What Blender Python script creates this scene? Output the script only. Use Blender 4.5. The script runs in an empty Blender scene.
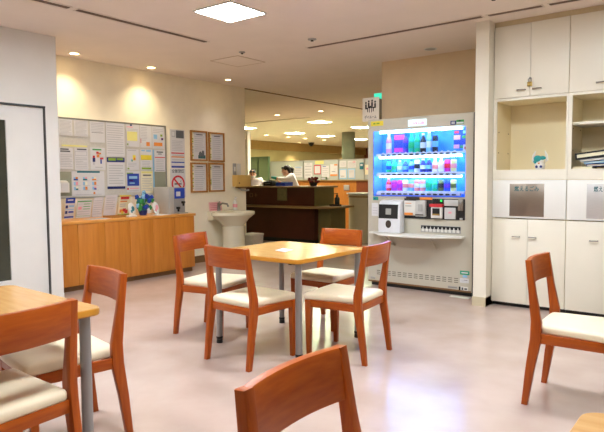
import bpy, bmesh, math, random
from mathutils import Vector, Matrix
random.seed(7)
C = bpy.context.scene.collection
SC = bpy.context.scene
PI = math.pi

# ------------------------------------------------------------------ materials
def s2l(c):
    return tuple(((v/255)/12.92 if v/255 <= .04045 else ((v/255+.055)/1.055)**2.4) for v in c)
MATS = {}
def mat(name, rgb, rough=.5, metal=0., var=.06, scale=8., stretch=(1, 1, 1), bump=0., spec=.5, coat=0., rgb2=None, emit=None, estr=0.):
    if name in MATS: return MATS[name]
    m = bpy.data.materials.new(name); m.use_nodes = True
    nt = m.node_tree; b = nt.nodes['Principled BSDF']
    b.inputs['Roughness'].default_value = rough; b.inputs['Metallic'].default_value = metal
    b.inputs['Specular IOR Level'].default_value = spec
    b.inputs['Coat Weight'].default_value = coat; b.inputs['Coat Roughness'].default_value = .15
    tc = nt.nodes.new('ShaderNodeTexCoord'); mp = nt.nodes.new('ShaderNodeMapping'); no = nt.nodes.new('ShaderNodeTexNoise')
    mp.inputs['Scale'].default_value = stretch; no.inputs['Scale'].default_value = scale; no.inputs['Detail'].default_value = 4
    rp = nt.nodes.new('ShaderNodeValToRGB')
    a = s2l(rgb)
    if rgb2: c0, c1 = s2l(rgb2), a
    else: c0, c1 = tuple(v*(1-var) for v in a), tuple(min(1, v*(1+var)) for v in a)
    rp.color_ramp.elements[0].color = (*c0, 1); rp.color_ramp.elements[0].position = .3
    rp.color_ramp.elements[1].color = (*c1, 1); rp.color_ramp.elements[1].position = .7
    nt.links.new(tc.outputs['Object'], mp.inputs['Vector']); nt.links.new(mp.outputs['Vector'], no.inputs['Vector'])
    nt.links.new(no.outputs['Fac'], rp.inputs['Fac']); nt.links.new(rp.outputs['Color'], b.inputs['Base Color'])
    if bump:
        bp = nt.nodes.new('ShaderNodeBump'); bp.inputs['Strength'].default_value = bump; bp.inputs['Distance'].default_value = .002
        nt.links.new(no.outputs['Fac'], bp.inputs['Height']); nt.links.new(bp.outputs['Normal'], b.inputs['Normal'])
    if emit:
        b.inputs['Emission Color'].default_value = (*s2l(emit), 1); b.inputs['Emission Strength'].default_value = estr
    MATS[name] = m
    return m
def glass(name, tint=(255, 255, 255), refl=.06, alpha=0., rough=.02):
    m = bpy.data.materials.new(name); m.use_nodes = True; nt = m.node_tree
    nt.nodes.remove(nt.nodes['Principled BSDF']); out = nt.nodes['Material Output']
    t = nt.nodes.new('ShaderNodeBsdfTransparent'); t.inputs['Color'].default_value = (*s2l(tint), 1)
    g = nt.nodes.new('ShaderNodeBsdfGlossy'); g.inputs['Roughness'].default_value = rough
    mx = nt.nodes.new('ShaderNodeMixShader'); fr = nt.nodes.new('ShaderNodeFresnel'); fr.inputs['IOR'].default_value = 1.3 + refl
    nt.links.new(fr.outputs['Fac'], mx.inputs['Fac']); nt.links.new(t.outputs[0], mx.inputs[1]); nt.links.new(g.outputs[0], mx.inputs[2])
    last = mx
    if alpha:
        d = nt.nodes.new('ShaderNodeBsdfDiffuse'); d.inputs['Color'].default_value = (*s2l(tint), 1)
        m2 = nt.nodes.new('ShaderNodeMixShader'); m2.inputs['Fac'].default_value = alpha
        nt.links.new(mx.outputs[0], m2.inputs[1]); nt.links.new(d.outputs[0], m2.inputs[2]); last = m2
    nt.links.new(last.outputs[0], out.inputs['Surface'])
    return m

M_ceil = mat('ceiling_paint', (240, 226, 212), .9, var=.02, scale=3)
M_cream = mat('cream_wallpaper', (250, 241, 218), .85, var=.03, scale=6, bump=.1)
M_white = mat('white_wall_paint', (226, 222, 216), .8, var=.02, scale=5)
M_tan = mat('tan_wallpaper', (226, 202, 164), .85, var=.03, scale=6)
M_hallwall = mat('hall_wallpaper', (204, 192, 148), .9, var=.04, scale=3)
M_floor = mat('vinyl_floor', (203, 182, 172), .2, var=.0, scale=2.2, rgb2=(187, 164, 152), spec=.5)
M_hallfloor = M_floor
M_woodx = mat('chair_wood_along_rail', (178, 88, 20), .3, scale=5, stretch=(1.5, 12, 12), rgb2=(156, 66, 12), spec=.35)
M_woodz = mat('chair_wood_along_post', (178, 86, 20), .32, scale=5, stretch=(14, 14, 1.2), rgb2=(156, 66, 12), spec=.35)
M_woody = mat('chair_wood_along_side', (176, 84, 19), .34, scale=5, stretch=(14, 1.2, 14), rgb2=(154, 64, 12), spec=.35)
M_seat = mat('cream_vinyl', (238, 222, 192), .38, var=.03, scale=14, bump=.05)
M_top = mat('maple_laminate', (204, 158, 96), .22, scale=4, stretch=(1.2, 9, 4), rgb2=(190, 138, 76))
M_edge = mat('ochre_edge_band', (204, 140, 44), .35, var=.04)
M_steel = mat('grey_painted_steel', (150, 150, 150), .32, metal=.55, var=.03)
M_black = mat('black_plastic', (22, 22, 24), .4, var=.1)
M_dark = mat('dark_recess', (60, 48, 38), .8, var=.1)
M_locker = mat('orange_wood_veneer', (206, 132, 50), .4, scale=3, stretch=(9, 9, .9), rgb2=(190, 114, 38))
M_lockertop = mat('orange_wood_top', (226, 160, 80), .3, scale=4, stretch=(9, 1, 4), rgb2=(212, 142, 62))
M_brown = mat('brown_skirting', (128, 92, 56), .6)
M_felt = mat('grey_green_felt', (206, 202, 194), .95, var=.05, scale=60)
M_alu = mat('aluminium_trim', (176, 176, 172), .35, metal=.8)
M_cab = mat('cream_melamine', (236, 229, 212), .42, var=.015, scale=4)
M_cabin = mat('warm_melamine_inside', (240, 224, 184), .5, var=.02, scale=4)
M_flap = mat('white_melamine', (236, 234, 228), .4, var=.01)
M_chrome = mat('brushed_handle', (150, 145, 138), .3, metal=.9)
M_plate = mat('stainless_plate', (150, 138, 126), .33, metal=.85, stretch=(1, 1, 20), scale=20, var=.05)
M_platelit = mat('stainless_plate_lit', (206, 204, 202), .4, metal=.6, stretch=(1, 1, 20), scale=20, var=.04)  # lit copy of the steel plate, brightness put into the colour
M_teal = mat('teal_lettering', (40, 96, 98), .6)
M_brass = mat('brass', (178, 150, 86), .35, metal=.9)
M_vend = mat('vending_grey_beige', (192, 185, 168), .45, var=.015, scale=5)
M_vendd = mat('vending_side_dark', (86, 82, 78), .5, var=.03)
M_offw = mat('offwhite_plastic', (222, 220, 214), .38, var=.015)
M_greyp = mat('grey_plastic', (168, 166, 162), .45, var=.03)
M_blueback = mat('blue_poster_glow', (30, 90, 235), .5, scale=9, rgb2=(60, 150, 250), emit=(20, 90, 255), estr=.45)  # blue glow added; the display back itself is no light source
M_led = mat('cool_light_tube', (240, 248, 255), .4, emit=(150, 200, 255), estr=15.)
M_sign = mat('lit_logo_panel', (220, 248, 255), .4, emit=(200, 245, 255), estr=.3)
M_pinktxt = mat('pink_lettering', (238, 120, 170), .5, emit=(245, 130, 190), estr=.12)
M_panel_em = mat('light_diffuser', (255, 255, 255), .5, emit=(238, 248, 255), estr=41.)
M_hall_em = mat('hall_light_diffuser', (255, 255, 255), .5, emit=(236, 255, 206), estr=36.)
M_dl_em = mat('downlight_lens', (255, 240, 210), .5, emit=(255, 214, 150), estr=10.)
M_porc = mat('ivory_porcelain', (226, 220, 196), .18, var=.01, coat=.3)
M_beige = mat('beige_plastic', (214, 176, 100), .45, var=.03)
M_paper = mat('white_paper', (214, 213, 216), .8, var=.015, scale=20)
M_ink = mat('grey_print', (184, 184, 190), .8, var=.05)
M_inkd = mat('dark_print', (96, 98, 104), .8)
M_yel = mat('yellow_print', (232, 212, 66), .8)
M_pyel = mat('pale_yellow_paper', (228, 222, 140), .8, var=.03)
M_crmp = mat('cream_paper', (236, 228, 196), .8, var=.03)
M_ora = mat('orange_print', (226, 138, 60), .8)
M_red = mat('red_print', (204, 46, 52), .7)
M_pink = mat('pink_print', (236, 160, 170), .7, var=.04)
M_blue = mat('blue_print', (34, 66, 168), .7)
M_navy = mat('navy_print', (30, 44, 110), .7)
M_lblue = mat('light_blue_print', (140, 190, 226), .7)
M_green = mat('green_print', (60, 150, 74), .7)
M_lime = mat('olive_green_print', (134, 168, 50), .7)
M_teal2 = mat('teal_print', (30, 112, 128), .7)
M_purple = mat('purple_print', (90, 40, 110), .7)
M_frame = mat('light_wood_frame', (184, 128, 62), .5, rgb2=(160, 108, 48), stretch=(4, 4, 4))
M_maroon = mat('maroon_counter_front', (92, 42, 26), .45, scale=4, stretch=(1, 4, 1), rgb2=(78, 34, 20))
M_olive = mat('olive_counter_panel', (120, 110, 62), .55, var=.05)
M_ctop = mat('counter_top_laminate', (150, 122, 76), .4, var=.04)
M_creamc = mat('cream_counter', (206, 196, 158), .5, var=.03)
M_orwood = mat('orange_counter_wood', (190, 124, 48), .5, stretch=(6, 6, 1), rgb2=(174, 108, 38))
M_redwood = mat('red_brown_wood', (142, 74, 34), .5, stretch=(6, 6, 1), rgb2=(120, 58, 26))
M_skin = mat('skin', (226, 176, 146), .55, var=.03)
M_hair = mat('black_hair', (24, 20, 20), .5, var=.2, stretch=(3, 3, 20))
M_coat = mat('white_uniform_cloth', (236, 238, 242), .8, var=.02)
M_mask = mat('mask_cloth', (240, 240, 240), .85, var=.02)
M_glove = mat('teal_glove', (20, 138, 140), .5)
M_shoe = mat('white_shoe', (220, 220, 220), .5)
M_grnbox = mat('dark_green_fabric', (104, 124, 100), .8, var=.06)
G_clear = glass('clear_glass', (250, 253, 255), .1)
G_screen = glass('pale_green_glass', (238, 246, 244), .12, alpha=.5)
G_green = glass('green_glass', (196, 214, 196), .12, alpha=.3)
G_door = mat('dark_door_glass', (66, 66, 56), .08, var=.12, scale=3)

# ------------------------------------------------------------------ mesh builder
class MB:
    def __init__(s): s.bm = bmesh.new(); s.smooth = False
    def _fin(s, faces, mi):
        for f in faces: f.material_index = mi
    def box(s, x0, y0, z0, x1, y1, z1, mi=0, bev=0., seg=2):
        x0, x1 = sorted((x0, x1)); y0, y1 = sorted((y0, y1)); z0, z1 = sorted((z0, z1))
        r = bmesh.ops.create_cube(s.bm, size=1.)
        for v in r['verts']:
            v.co = Vector((x0+(v.co.x+.5)*(x1-x0), y0+(v.co.y+.5)*(y1-y0), z0+(v.co.z+.5)*(z1-z0)))
        fs = list({f for v in r['verts'] for f in v.link_faces}); s._fin(fs, mi)
        if bev:
            es = list({e for v in r['verts'] for e in v.link_edges})
            q = bmesh.ops.bevel(s.bm, geom=es, offset=bev, segments=seg, profile=.5, affect='EDGES')
            s._fin(q['faces'], mi)
        return s
    def prism(s, pts, d0, d1, ax='z', mi=0, bev=0.):
        """2D outline swept along an axis: 'x' -> pts are (y,z); 'y' -> (x,z); 'z' -> (x,y)"""
        def co(p, d): return {'x': (d, p[0], p[1]), 'y': (p[0], d, p[1]), 'z': (p[0], p[1], d)}[ax]
        a = [s.bm.verts.new(co(p, d0)) for p in pts]; b = [s.bm.verts.new(co(p, d1)) for p in pts]
        fs = [s.bm.faces.new(a), s.bm.faces.new(b[::-1])]; n = len(pts)
        for i in range(n): fs.append(s.bm.faces.new((a[(i+1) % n], a[i], b[i], b[(i+1) % n])))
        s._fin(fs, mi)
        bmesh.ops.recalc_face_normals(s.bm, faces=fs)
        if bev:
            es = list({e for f in fs[:2] for e in f.edges})
            q = bmesh.ops.bevel(s.bm, geom=es, offset=bev, segments=2, profile=.5, affect='EDGES'); s._fin(q['faces'], mi)
        return s
    def loft(s, rings, mi=0, cap=True, closed=True):
        R = [[s.bm.verts.new(p) for p in r] for r in rings]; fs = []; n = len(R[0])
        for a, b in zip(R, R[1:]):
            for i in range(n if closed else n-1):
                fs.append(s.bm.faces.new((a[i], a[(i+1) % n], b[(i+1) % n], b[i])))
        if cap and closed: fs += [s.bm.faces.new(R[0][::-1]), s.bm.faces.new(R[-1])]
        s._fin(fs, mi); bmesh.ops.recalc_face_normals(s.bm, faces=fs); return s
    def lathe(s, prof, c=(0, 0, 0), n=24, mi=0, sx=1., sy=1.):
        return s.loft([[(c[0]+r*sx*math.cos(2*PI*k/n), c[1]+r*sy*math.sin(2*PI*k/n), c[2]+z) for k in range(n)] for r, z in prof], mi)
    def tube(s, path, r, n=8, mi=0):
        P = [Vector(p) for p in path]; rad = r if isinstance(r, (list, tuple)) else [r]*len(P); rings = []
        for i, p in enumerate(P):
            d = (P[min(i+1, len(P)-1)]-P[max(i-1, 0)]).normalized()
            u = d.cross(Vector((0, 0, 1)) if abs(d.z) < .9 else Vector((1, 0, 0))).normalized(); w = d.cross(u)
            rings.append([tuple(p+rad[i]*(math.cos(2*PI*k/n)*u+math.sin(2*PI*k/n)*w)) for k in range(n)])
        return s.loft(rings, mi)
    def ell(s, c, r, mi=0, u=14, v=10):
        q = bmesh.ops.create_uvsphere(s.bm, u_segments=u, v_segments=v, radius=1.)
        for w in q['verts']: w.co = Vector((c[0]+w.co.x*r[0], c[1]+w.co.y*r[1], c[2]+w.co.z*r[2]))
        s._fin({f for w in q['verts'] for f in w.link_faces}, mi); return s
    def xf(s, m, start=0):
        s.bm.verts.ensure_lookup_table()
        bmesh.ops.transform(s.bm, matrix=m, verts=s.bm.verts[start:]); return s
    def build(s, name, mats, parent=None, angle=35):
        o = Vector((0, 0, 0)); p = parent
        while p is not None: o += p.location; p = p.parent
        if o.length: bmesh.ops.translate(s.bm, vec=-o, verts=s.bm.verts)
        me = bpy.data.meshes.new(name); s.bm.to_mesh(me); s.bm.free()
        for m in (mats if isinstance(mats, (list, tuple)) else [mats]): me.materials.append(m)
        for f in me.polygons: f.use_smooth = True
        me.set_sharp_from_angle(angle=math.radians(angle))
        ob = bpy.data.objects.new(name, me); C.objects.link(ob)
        if parent: ob.parent = parent
        return ob
def tag(o, label=None, cat=None, group=None, kind=None):
    if label: o['label'] = label
    if cat: o['category'] = cat
    if group: o['group'] = group
    if kind: o['kind'] = kind
    return o
def thing(name, label, cat, loc=(0, 0, 0), group=None):
    o = bpy.data.objects.new(name, None); C.objects.link(o); o.location = loc; o.empty_display_size = .1
    return tag(o, label, cat, group)
def struct(name, mb, m, parent=None):
    o = mb.build(name, m, parent)
    if parent is None: o['kind'] = 'structure'
    return o
def bx(*a, **k): return MB().box(*a, **k)
def copy_tree(o, parent=None):
    c = o.copy(); C.objects.link(c); c.parent = parent
    for ch in list(o.children): copy_tree(ch, c)
    return c
def text_bm(body, size, loc, facing, shear=0., depth=.0008, width=None):
    """lettering as a mesh; facing '-y' reads along +x, '+x' reads along +y"""
    cu = bpy.data.curves.new('lettering', 'FONT'); cu.body = body; cu.size = size; cu.align_x = 'CENTER'; cu.align_y = 'CENTER'
    cu.extrude = depth; cu.shear = shear; cu.resolution_u = 2; cu.offset = size*.012
    ob = bpy.data.objects.new('lettering', cu); C.objects.link(ob)
    bpy.context.view_layer.update()
    me = bpy.data.meshes.new_from_object(ob.evaluated_get(bpy.context.evaluated_depsgraph_get()))
    bpy.data.objects.remove(ob); bpy.data.curves.remove(cu)
    mb = MB(); mb.bm.from_mesh(me); bpy.data.meshes.remove(me)
    if width:
        xs = [v.co.x for v in mb.bm.verts]; k = width/(max(xs)-min(xs))
        for v in mb.bm.verts: v.co.x *= k
    R = Matrix.Rotation(PI/2, 4, 'X')
    if facing == '+x': R = Matrix.Rotation(PI/2, 4, 'Z') @ R
    mb.xf(Matrix.Translation(loc) @ R)
    for f in mb.bm.faces: f.material_index = 0
    return mb

# ------------------------------------------------------------------ setting
CH = 2.614
XW = -6.22          # notice-board wall
struct('floor', bx(-15, -3, -.1, 3, 24, 0), M_floor)
struct('ceiling', bx(-15, -3, CH, 3, 24, CH+.12), M_ceil)
# near left wall with its door
dy0, dy1, dz1 = 2.03, 2.975, 1.92
w = MB(); w.box(-5.6, -3, 0, -5.45, dy0, CH); w.box(-5.6, dy0, dz1, -5.45, dy1, CH); w.box(-5.6, dy1, 0, -5.45, 3.105, CH)
w.box(-6.35, 3.0, 0, -5.6, 3.105, CH)
struct('wall_left', w, M_white)
d = struct('door_1', MB().box(-5.52, dy0+.012, .004, -5.475, 2.12, dz1-.014).box(-5.52, 2.6, .004, -5.475, dy1-.012, dz1-.014)
           .box(-5.52, 2.12, .004, -5.475, 2.6, .26).box(-5.52, 2.12, 1.765, -5.475, 2.6, dz1-.014), M_white)
d['kind'] = 'structure'
bx(-5.505, 2.12, .26, -5.49, 2.6, 1.765).build('door_window', G_door, d)
MB().box(-5.475, 2.14, .92, -5.45, 2.17, 1.12, bev=.006).tube([(-5.45, 2.155, .96), (-5.41, 2.155, .96), (-5.41, 2.155, 1.08), (-5.45, 2.155, 1.08)], .009).build('door_handle', M_chrome, d)
fr = MB(); fr.box(-5.53, dy0-.0, dz1-.012, -5.446, dy1, dz1+.003); fr.box(-5.53, dy1-.005, 0, -5.449, dy1, dz1, mi=1)
struct('trim_1', fr, [M_black, mat('door_gap_grey', (90, 88, 86), .7)])
struct('wall_far_left', bx(XW-.14, 3.105, 0, XW, 6.64, CH), M_cream)
struct('baseboard_far_left', bx(XW, 5.1, 0, XW+.012, 6.64, .1), M_brown)
struct('baseboard_left', MB().box(-5.45, dy1, 0, -5.442, 3.105, .06).box(-5.45, -3, 0, -5.442, dy0, .06), M_white)
# wall behind the vending machine and cabinets
struct('wall_back', bx(-3.57, 6.26, 0, 3, 6.4, CH), M_tan)
struct('wall_pier', bx(-1.995, 5.22, 0, -1.872, 6.26, CH), M_cab)
struct('baseboard_pier', bx(-2.0, 5.212, 0, -1.872, 6.26, .085), mat('beige_skirting', (206, 192, 160), .6))
struct('wall_right', bx(2.9, -3, 0, 3.05, 6.4, CH), M_cream)
struct('wall_near', bx(-5.6, -3.1, 0, 3, -3, CH), M_cream)
# the hall beyond
struct('wall_hall_side', bx(-15, 3, 0, -14.4, 24, CH), M_hallwall)
struct('wall_hall_end', bx(-15, 23.6, 0, 0, 24, CH), M_redwood)
struct('wall_hall_right', bx(-3.57, 6.4, 0, -3.43, 23.6, CH), M_tan)
struct('wall_hall_near', bx(-14.4, 3.0, 0, -6.36, 3.12, CH), M_hallwall)
struct('trim_2', bx(XW-.03, 6.64, CH-.012, XW, 14, CH-.0), M_brown)
struct('trim_3', bx(-14.4, 3.2, 2.3, -14.25, 23.5, CH), mat('brown_soffit', (176, 146, 92), .8))
col = MB().lathe([(.2, 0), (.2, CH)], (-9.72, 15.0, 0), 32)
struct('trim_5', col, mat('column_paint', (112, 108, 94), .8))
struct('trim_4', bx(-9.17, 9.8, 0, -9.11, 9.9, 2.3), M_white)

# ------------------------------------------------------------------ ceiling fittings
def light_panel(x, y, em, label, group=None, h=.207):
    t = thing('ceiling_light', label, 'ceiling light', (x, y, CH), group)
    m = MB()
    for (a, b, c, d_) in ((-h-.012, -h-.012, h+.012, -h), (-h-.012, h, h+.012, h+.012), (-h-.012, -h, -h, h), (h, -h, h+.012, h)):
        m.box(x+a, y+b, CH-.012, x+c, y+d_, CH)
    m.build('light_frame', M_offw, t)
    bx(x-h, y-h, CH-.008, x+h, y+h, CH-.003).build('diffuser', em, t)
    return t
light_panel(-3.5, 3.57, M_panel_em, 'square white light panel in the dining room ceiling, nearest one in view')
for x, y in ((-3.5, 1.2), (-1.0, 3.57), (-1.0, 1.2)):
    light_panel(x, y, M_panel_em, 'square white light panel in the dining room ceiling, out of view', 'dining room light panels outside the view')
hl = [(-11.0, 11.75, 'square light panel in the hall ceiling, left of all and cut by the wall end'),
      (-8.46, 11.75, 'square hall light panel in the ceiling above the standing worker, larger and nearer'),
      (-11.1, 14.1, 'square hall light panel between the nearest two and lower in the photo'),
      (-8.46, 13.75, 'square hall light panel just left of the vending machine, upper one'),
      (-11.1, 15.75, 'small square hall light panel farther back in the middle of the hall ceiling'),
      (-11.1, 17.85, 'smallest farthest square hall light panel, beside the white column')]
for x, y, l in hl: light_panel(x, y, M_hall_em, l, 'hall light panels', .225)
for x, y in ((-5.9, 11.75), (-13.4, 9.6), (-13.4, 11.75)): light_panel(x, y, M_hall_em, 'square hall light panel hidden behind the wall ends', 'hall light panels out of view', .225)

def downlight(x, y, label, group, lit=True, spot=0., r=.05, cone=95, col=(1., .74, .42), aim=None):
    t = thing('downlight', label, 'downlight', (x, y, CH), group)
    m = MB(); n = 20
    m.loft([[(x+q*math.cos(2*PI*k/n), y+q*math.sin(2*PI*k/n), CH-z) for k in range(n)] for q, z in ((r+.012, 0), (r+.012, .006), (r, .006), (r-.004, .001))], cap=False)
    m.build('trim_ring', M_offw, t)
    MB().lathe([(r-.003, -.004), (r-.003, -.001)], (x, y, CH), n).build('lens', M_dl_em if lit else M_greyp, t)
    if spot:
        L = bpy.data.lights.new('downlight_lamp', 'SPOT'); L.energy = spot; L.spot_size = math.radians(cone); L.spot_blend = 1.; L.color = col; L.shadow_soft_size = .04
        lo = bpy.data.objects.new('downlight_lamp', L); C.objects.link(lo); lo.location = (x, y, CH-.02)
        if aim: lo.rotation_euler = (0, aim, 0)
for y, l in ((3.63, 'lit downlight over the notice board, nearer the door corner'), (4.68, 'lit downlight over the notice board, right one of the two')):
    downlight(-5.985, y, l, 'downlights over the notice board', spot=15, cone=115, col=(1., .84, .56))
downlight(-2.79, 5.96, 'unlit round downlight in the ceiling above the vending machine', None, lit=False, r=.06)
for x, y, l in ((-8.28, 9.88, 'warm downlight in the hall ceiling above the seated worker'),
                (-7.1, 9.9, 'warm downlight in the hall ceiling above the standing worker, upper right')):
    downlight(x, y, l, 'hall downlights near the reception', spot=75, cone=150, col=(1., .88, .66), r=.055)
for x, y, l in ((-12.3, 14.12, 'far hall downlight by the wall, first from the left'), (-12.3, 15.26, 'far hall downlight by the wall, second from the left'),
                (-12.3, 16.2, 'far hall downlight by the wall, third from the left'), (-12.3, 17.35, 'far hall downlight by the wall, fourth from the left')):
    downlight(x, y, l, 'far hall downlights', r=.07)
for x, y, l in ((-13.95, 14.9, 'faint downlight close to the far hall wall, left one with a bright scallop'), (-13.95, 18.0, 'faint downlight close to the far hall wall, right one with a bright scallop'), (-13.95, 21.6, 'faint downlight close to the far hall wall beside the column')):
    downlight(x, y, l, 'wall washing hall downlights', spot=60, cone=100, r=.06)

def slot(a, b, label, along, cat='air diffuser', group='slot diffusers'):
    (x0, y0), (x1, y1) = a, b
    t = thing('slot_diffuser', label, cat, ((x0+x1)/2, (y0+y1)/2, CH), group); h = .042
    f = MB(); s_ = MB(); bl = MB()
    if along == 'y':
        for q in (-1, 1): f.box(x0+q*h, y0, CH-.006, x0+q*(h-.008), y1, CH)
        f.box(x0-h, y0, CH-.006, x0+h, y0+.008, CH); f.box(x0-h, y1-.008, CH-.006, x0+h, y1, CH)
        s_.box(x0-h+.008, y0+.008, CH-.002, x0+h-.008, y1-.008, CH)
        bl.box(x0-.004, y0+.008, CH-.006, x0+.004, y1-.008, CH-.002)
    else:
        for q in (-1, 1): f.box(x0, y0+q*h, CH-.006, x1, y0+q*(h-.008), CH)
        f.box(x0, y0-h, CH-.006, x0+.008, y0+h, CH); f.box(x1-.008, y0-h, CH-.006, x1, y0+h, CH)
        s_.box(x0+.008, y0-h+.008, CH-.002, x1-.008, y0+h-.008, CH)
        bl.box(x0+.008, y0-.004, CH-.006, x1-.008, y0+.004, CH-.002)
    f.build('diffuser_frame', M_ceil, t); s_.build('slot', mat('slot_shadow_paint', (104, 84, 66), .8), t); bl.build('vane', mat('vane_paint', (140, 118, 98), .7), t)
slot((-4.445, 1.3), (-4.445, 2.67), 'dark ceiling slot diffuser at top left, nearer piece', 'y')
slot((-4.445, 2.72), (-4.445, 4.19), 'dark ceiling slot diffuser at top left, farther longer piece', 'y')
slot((-3.81, 5.065), (-1.875, 5.065), 'long dark ceiling slot diffuser in front of the vending machine', 'x')
slot((-1.835, 5.065), (-1.37, 5.065), 'short ceiling slot diffuser above the first cabinet doors', 'x')
slot((-1.33, 5.065), (.2, 5.065), 'ceiling slot diffuser at the top right corner of the view', 'x')
slot((-10.1, 10.72), (-7.98, 10.72), 'thin dark slot diffuser in the hall ceiling', 'x')
m = MB(); hx0, hx1, hy0, hy1 = -5.1, -4.66, 4.87, 5.33
m.box(hx0, hy0, CH-.003, hx1, hy1, CH)
t = thing('access_hatch', 'square ceiling access hatch outlined in brown above the sink side', 'hatch', ((hx0+hx1)/2, (hy0+hy1)/2, CH))
m.build('hatch_panel', M_ceil, t)
m = MB()
for a in ((hx0-.01, hy0-.01, hx1+.01, hy0), (hx0-.01, hy1, hx1+.01, hy1+.01), (hx0-.01, hy0, hx0, hy1), (hx1, hy0, hx1+.01, hy1)): m.box(a[0], a[1], CH-.005, a[2], a[3], CH)
m.build('hatch_rim', mat('hatch_rim_paint', (200, 178, 150), .7), t)
def sprinkler(x, y, label, r=.035):
    t = thing('sprinkler_head', label, 'sprinkler', (x, y, CH), 'ceiling sprinkler heads')
    MB().lathe([(r, 0), (r, -.008), (r*.5, -.012)], (x, y, CH), 16).build('rose', M_greyp, t)
    MB().lathe([(.01, -.012), (.01, -.018), (.016, -.019), (.016, -.022)], (x, y, CH), 12).build('nozzle', M_dark, t)
sprinkler(-4.495, 4.765, 'small dark sprinkler head beside the ceiling hatch')
sprinkler(-3.533, 4.778, 'round brownish sprinkler head near the end of the long slot', .045)
sprinkler(-1.62, 4.6, 'small dark sprinkler head at the top right of the ceiling')
downlight(-5.88, 5.94, 'small white lit downlight on the ceiling above the framed notices', None, spot=5, cone=95, col=(1., .92, .9), r=.04)
t = thing('security_camera', 'black dome camera on the far hall ceiling', 'camera', (-13.6, 18.3, CH))
MB().lathe([(.12, 0), (.12, -.03)], (-13.6, 18.3, CH), 20).build('camera_base', M_black, t)
MB().ell((-13.6, 18.3, CH-.04), (.1, .1, .1)).build('dome', M_black, t)
t = thing('exit_sign', 'glowing green exit lamp on the hall ceiling behind the picture sign', 'exit sign', (-3.82, 6.75, 2.24))
bx(-3.95, 6.72, 2.185, -3.7, 6.78, 2.325, bev=.006).build('sign_box', M_offw, t)
bx(-3.945, 6.714, 2.19, -3.705, 6.722, 2.32).build('lit_face', mat('green_lit_face', (80, 220, 190), .5, emit=(60, 225, 190), estr=.4), t)
bx(-3.84, 6.74, 2.325, -3.81, 6.76, CH).build('hanger', M_offw, t)

# ------------------------------------------------------------------ chairs
def chair_proto(label, loc, rz):
    t = thing('dining_chair', label, 'chair', (0, 0, 0), 'wooden dining chairs')
    prof_b = [(-.250, 0), (-.232, .2), (-.212, .36), (-.210, .45), (-.226, .6), (-.247, .766)]
    prof_f = [(-.217, .769), (-.190, .6), (-.158, .45), (-.156, .36), (-.188, .2), (-.220, 0)]
    for s in (-1, 1):
        x0, x1 = sorted((s*.183, s*.216))
        pm_ = MB().prism(prof_b+prof_f, x0, x1, 'x', bev=.004)
        for v in pm_.bm.verts: v.co.x -= s*.016*max(0, (v.co.z-.36)/.4)
        pm_.build('rear_post', M_woodz, t)
    for s in (-1, 1):
        m = MB(); c = s*.194
        m.loft([[(c-a, .185-b, z), (c+a, .185-b, z), (c+a, .185+b, z), (c-a, .185+b, z)] for a, b, z in ((.013, .013, 0), (.016, .017, .2), (.019, .021, .385))])
        m.build('front_leg', M_woodz, t)
    MB().box(-.178, .182, .338, .178, .204, .388, bev=.003).build('front_rail', M_woodx, t)
    MB().box(-.188, -.2, .338, .188, -.178, .388, bev=.003).build('back_rail', M_woodx, t)
    for s in (-1, 1):
        x0, x1 = sorted((s*.186, s*.208)); MB().box(x0, -.165, .338, x1, .17, .388, bev=.003).build('side_rail', M_woody, t)
    # seat pad, a little wider at the front
    m = MB(); rings = []
    def outline(i):
        P = []
        for (cx, cy, a0) in ((.212, .222, 0), (-.212, .222, 90), (-.182, -.2, 180), (.182, -.2, 270)):
            r = .02; sx = 1 if cx > 0 else -1; sy = 1 if cy > 0 else -1
            for k in range(4):
                a = math.radians(a0+30*k); P.append((cx-sx*(r+i)+r*math.cos(a), cy-sy*(r+i)+r*math.sin(a)))
        return P
    for i, z in ((.004, .388), (0, .394), (0, .414), (.004, .424), (.014, .431), (.05, .435), (.11, .437)): rings.append([(x, y, z) for x, y in outline(i)])
    m.loft(rings).build('seat_pad', M_seat, t, angle=60)
    # curved back board between the posts
    m = MB(); n = 12; rr = []
    for k in range(n+1):
        x = -.176+.352*k/n; bow = -.024*(1-(x/.176)**2)
        def yy(z): return -.226-(z-.6)*.105+bow
        r = []
        for z, o in ((.634, -.011), (.638, -.013), (.761, -.014), (.767, -.011), (.768, 0), (.767, .011), (.761, .014), (.638, .013), (.634, .011)):
            r.append((x, yy(z)+.012+o, z))
        rr.append(r)
    m.loft(rr).build('back_board', M_woodx, t)
    t.location = loc; t.rotation_euler = (0, 0, math.radians(rz))
    return t
chairs = [
 ('wooden dining chair with cream seat at the middle table, near left, back toward the camera', (-2.605, 2.832), -3),
 ('wooden dining chair at the middle table on its far left, beside the orange cupboard', (-3.29, 3.14), -79),
 ('wooden dining chair at the middle table on its right, in front of the vending machine', (-2.148, 3.285), 96),
 ('wooden dining chair on the far side of the middle table, half hidden by the tabletop', (-2.725, 3.865), 180),
 ('wooden dining chair on the far side of the left foreground table, toward the orange cupboard', (-2.49, 1.39), 170),
 ('wooden dining chair at bottom left, large and cut by the photo edge', (-2.145, .928), 94),
 ('wooden dining chair at bottom centre showing only its large curved back', (-.582, 1.04), -88.5),
 ('wooden dining chair standing alone by the white cabinets at the right', (-.655, 3.28), -89)]
ch0 = None
for l, (x, y), rz in chairs:
    if ch0 is None: ch0 = chair_proto(l, (x, y, 0), rz)
    else:
        c = copy_tree(ch0); c.location = (x, y, 0); c.rotation_euler = (0, 0, math.radians(rz)); c['label'] = l

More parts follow.
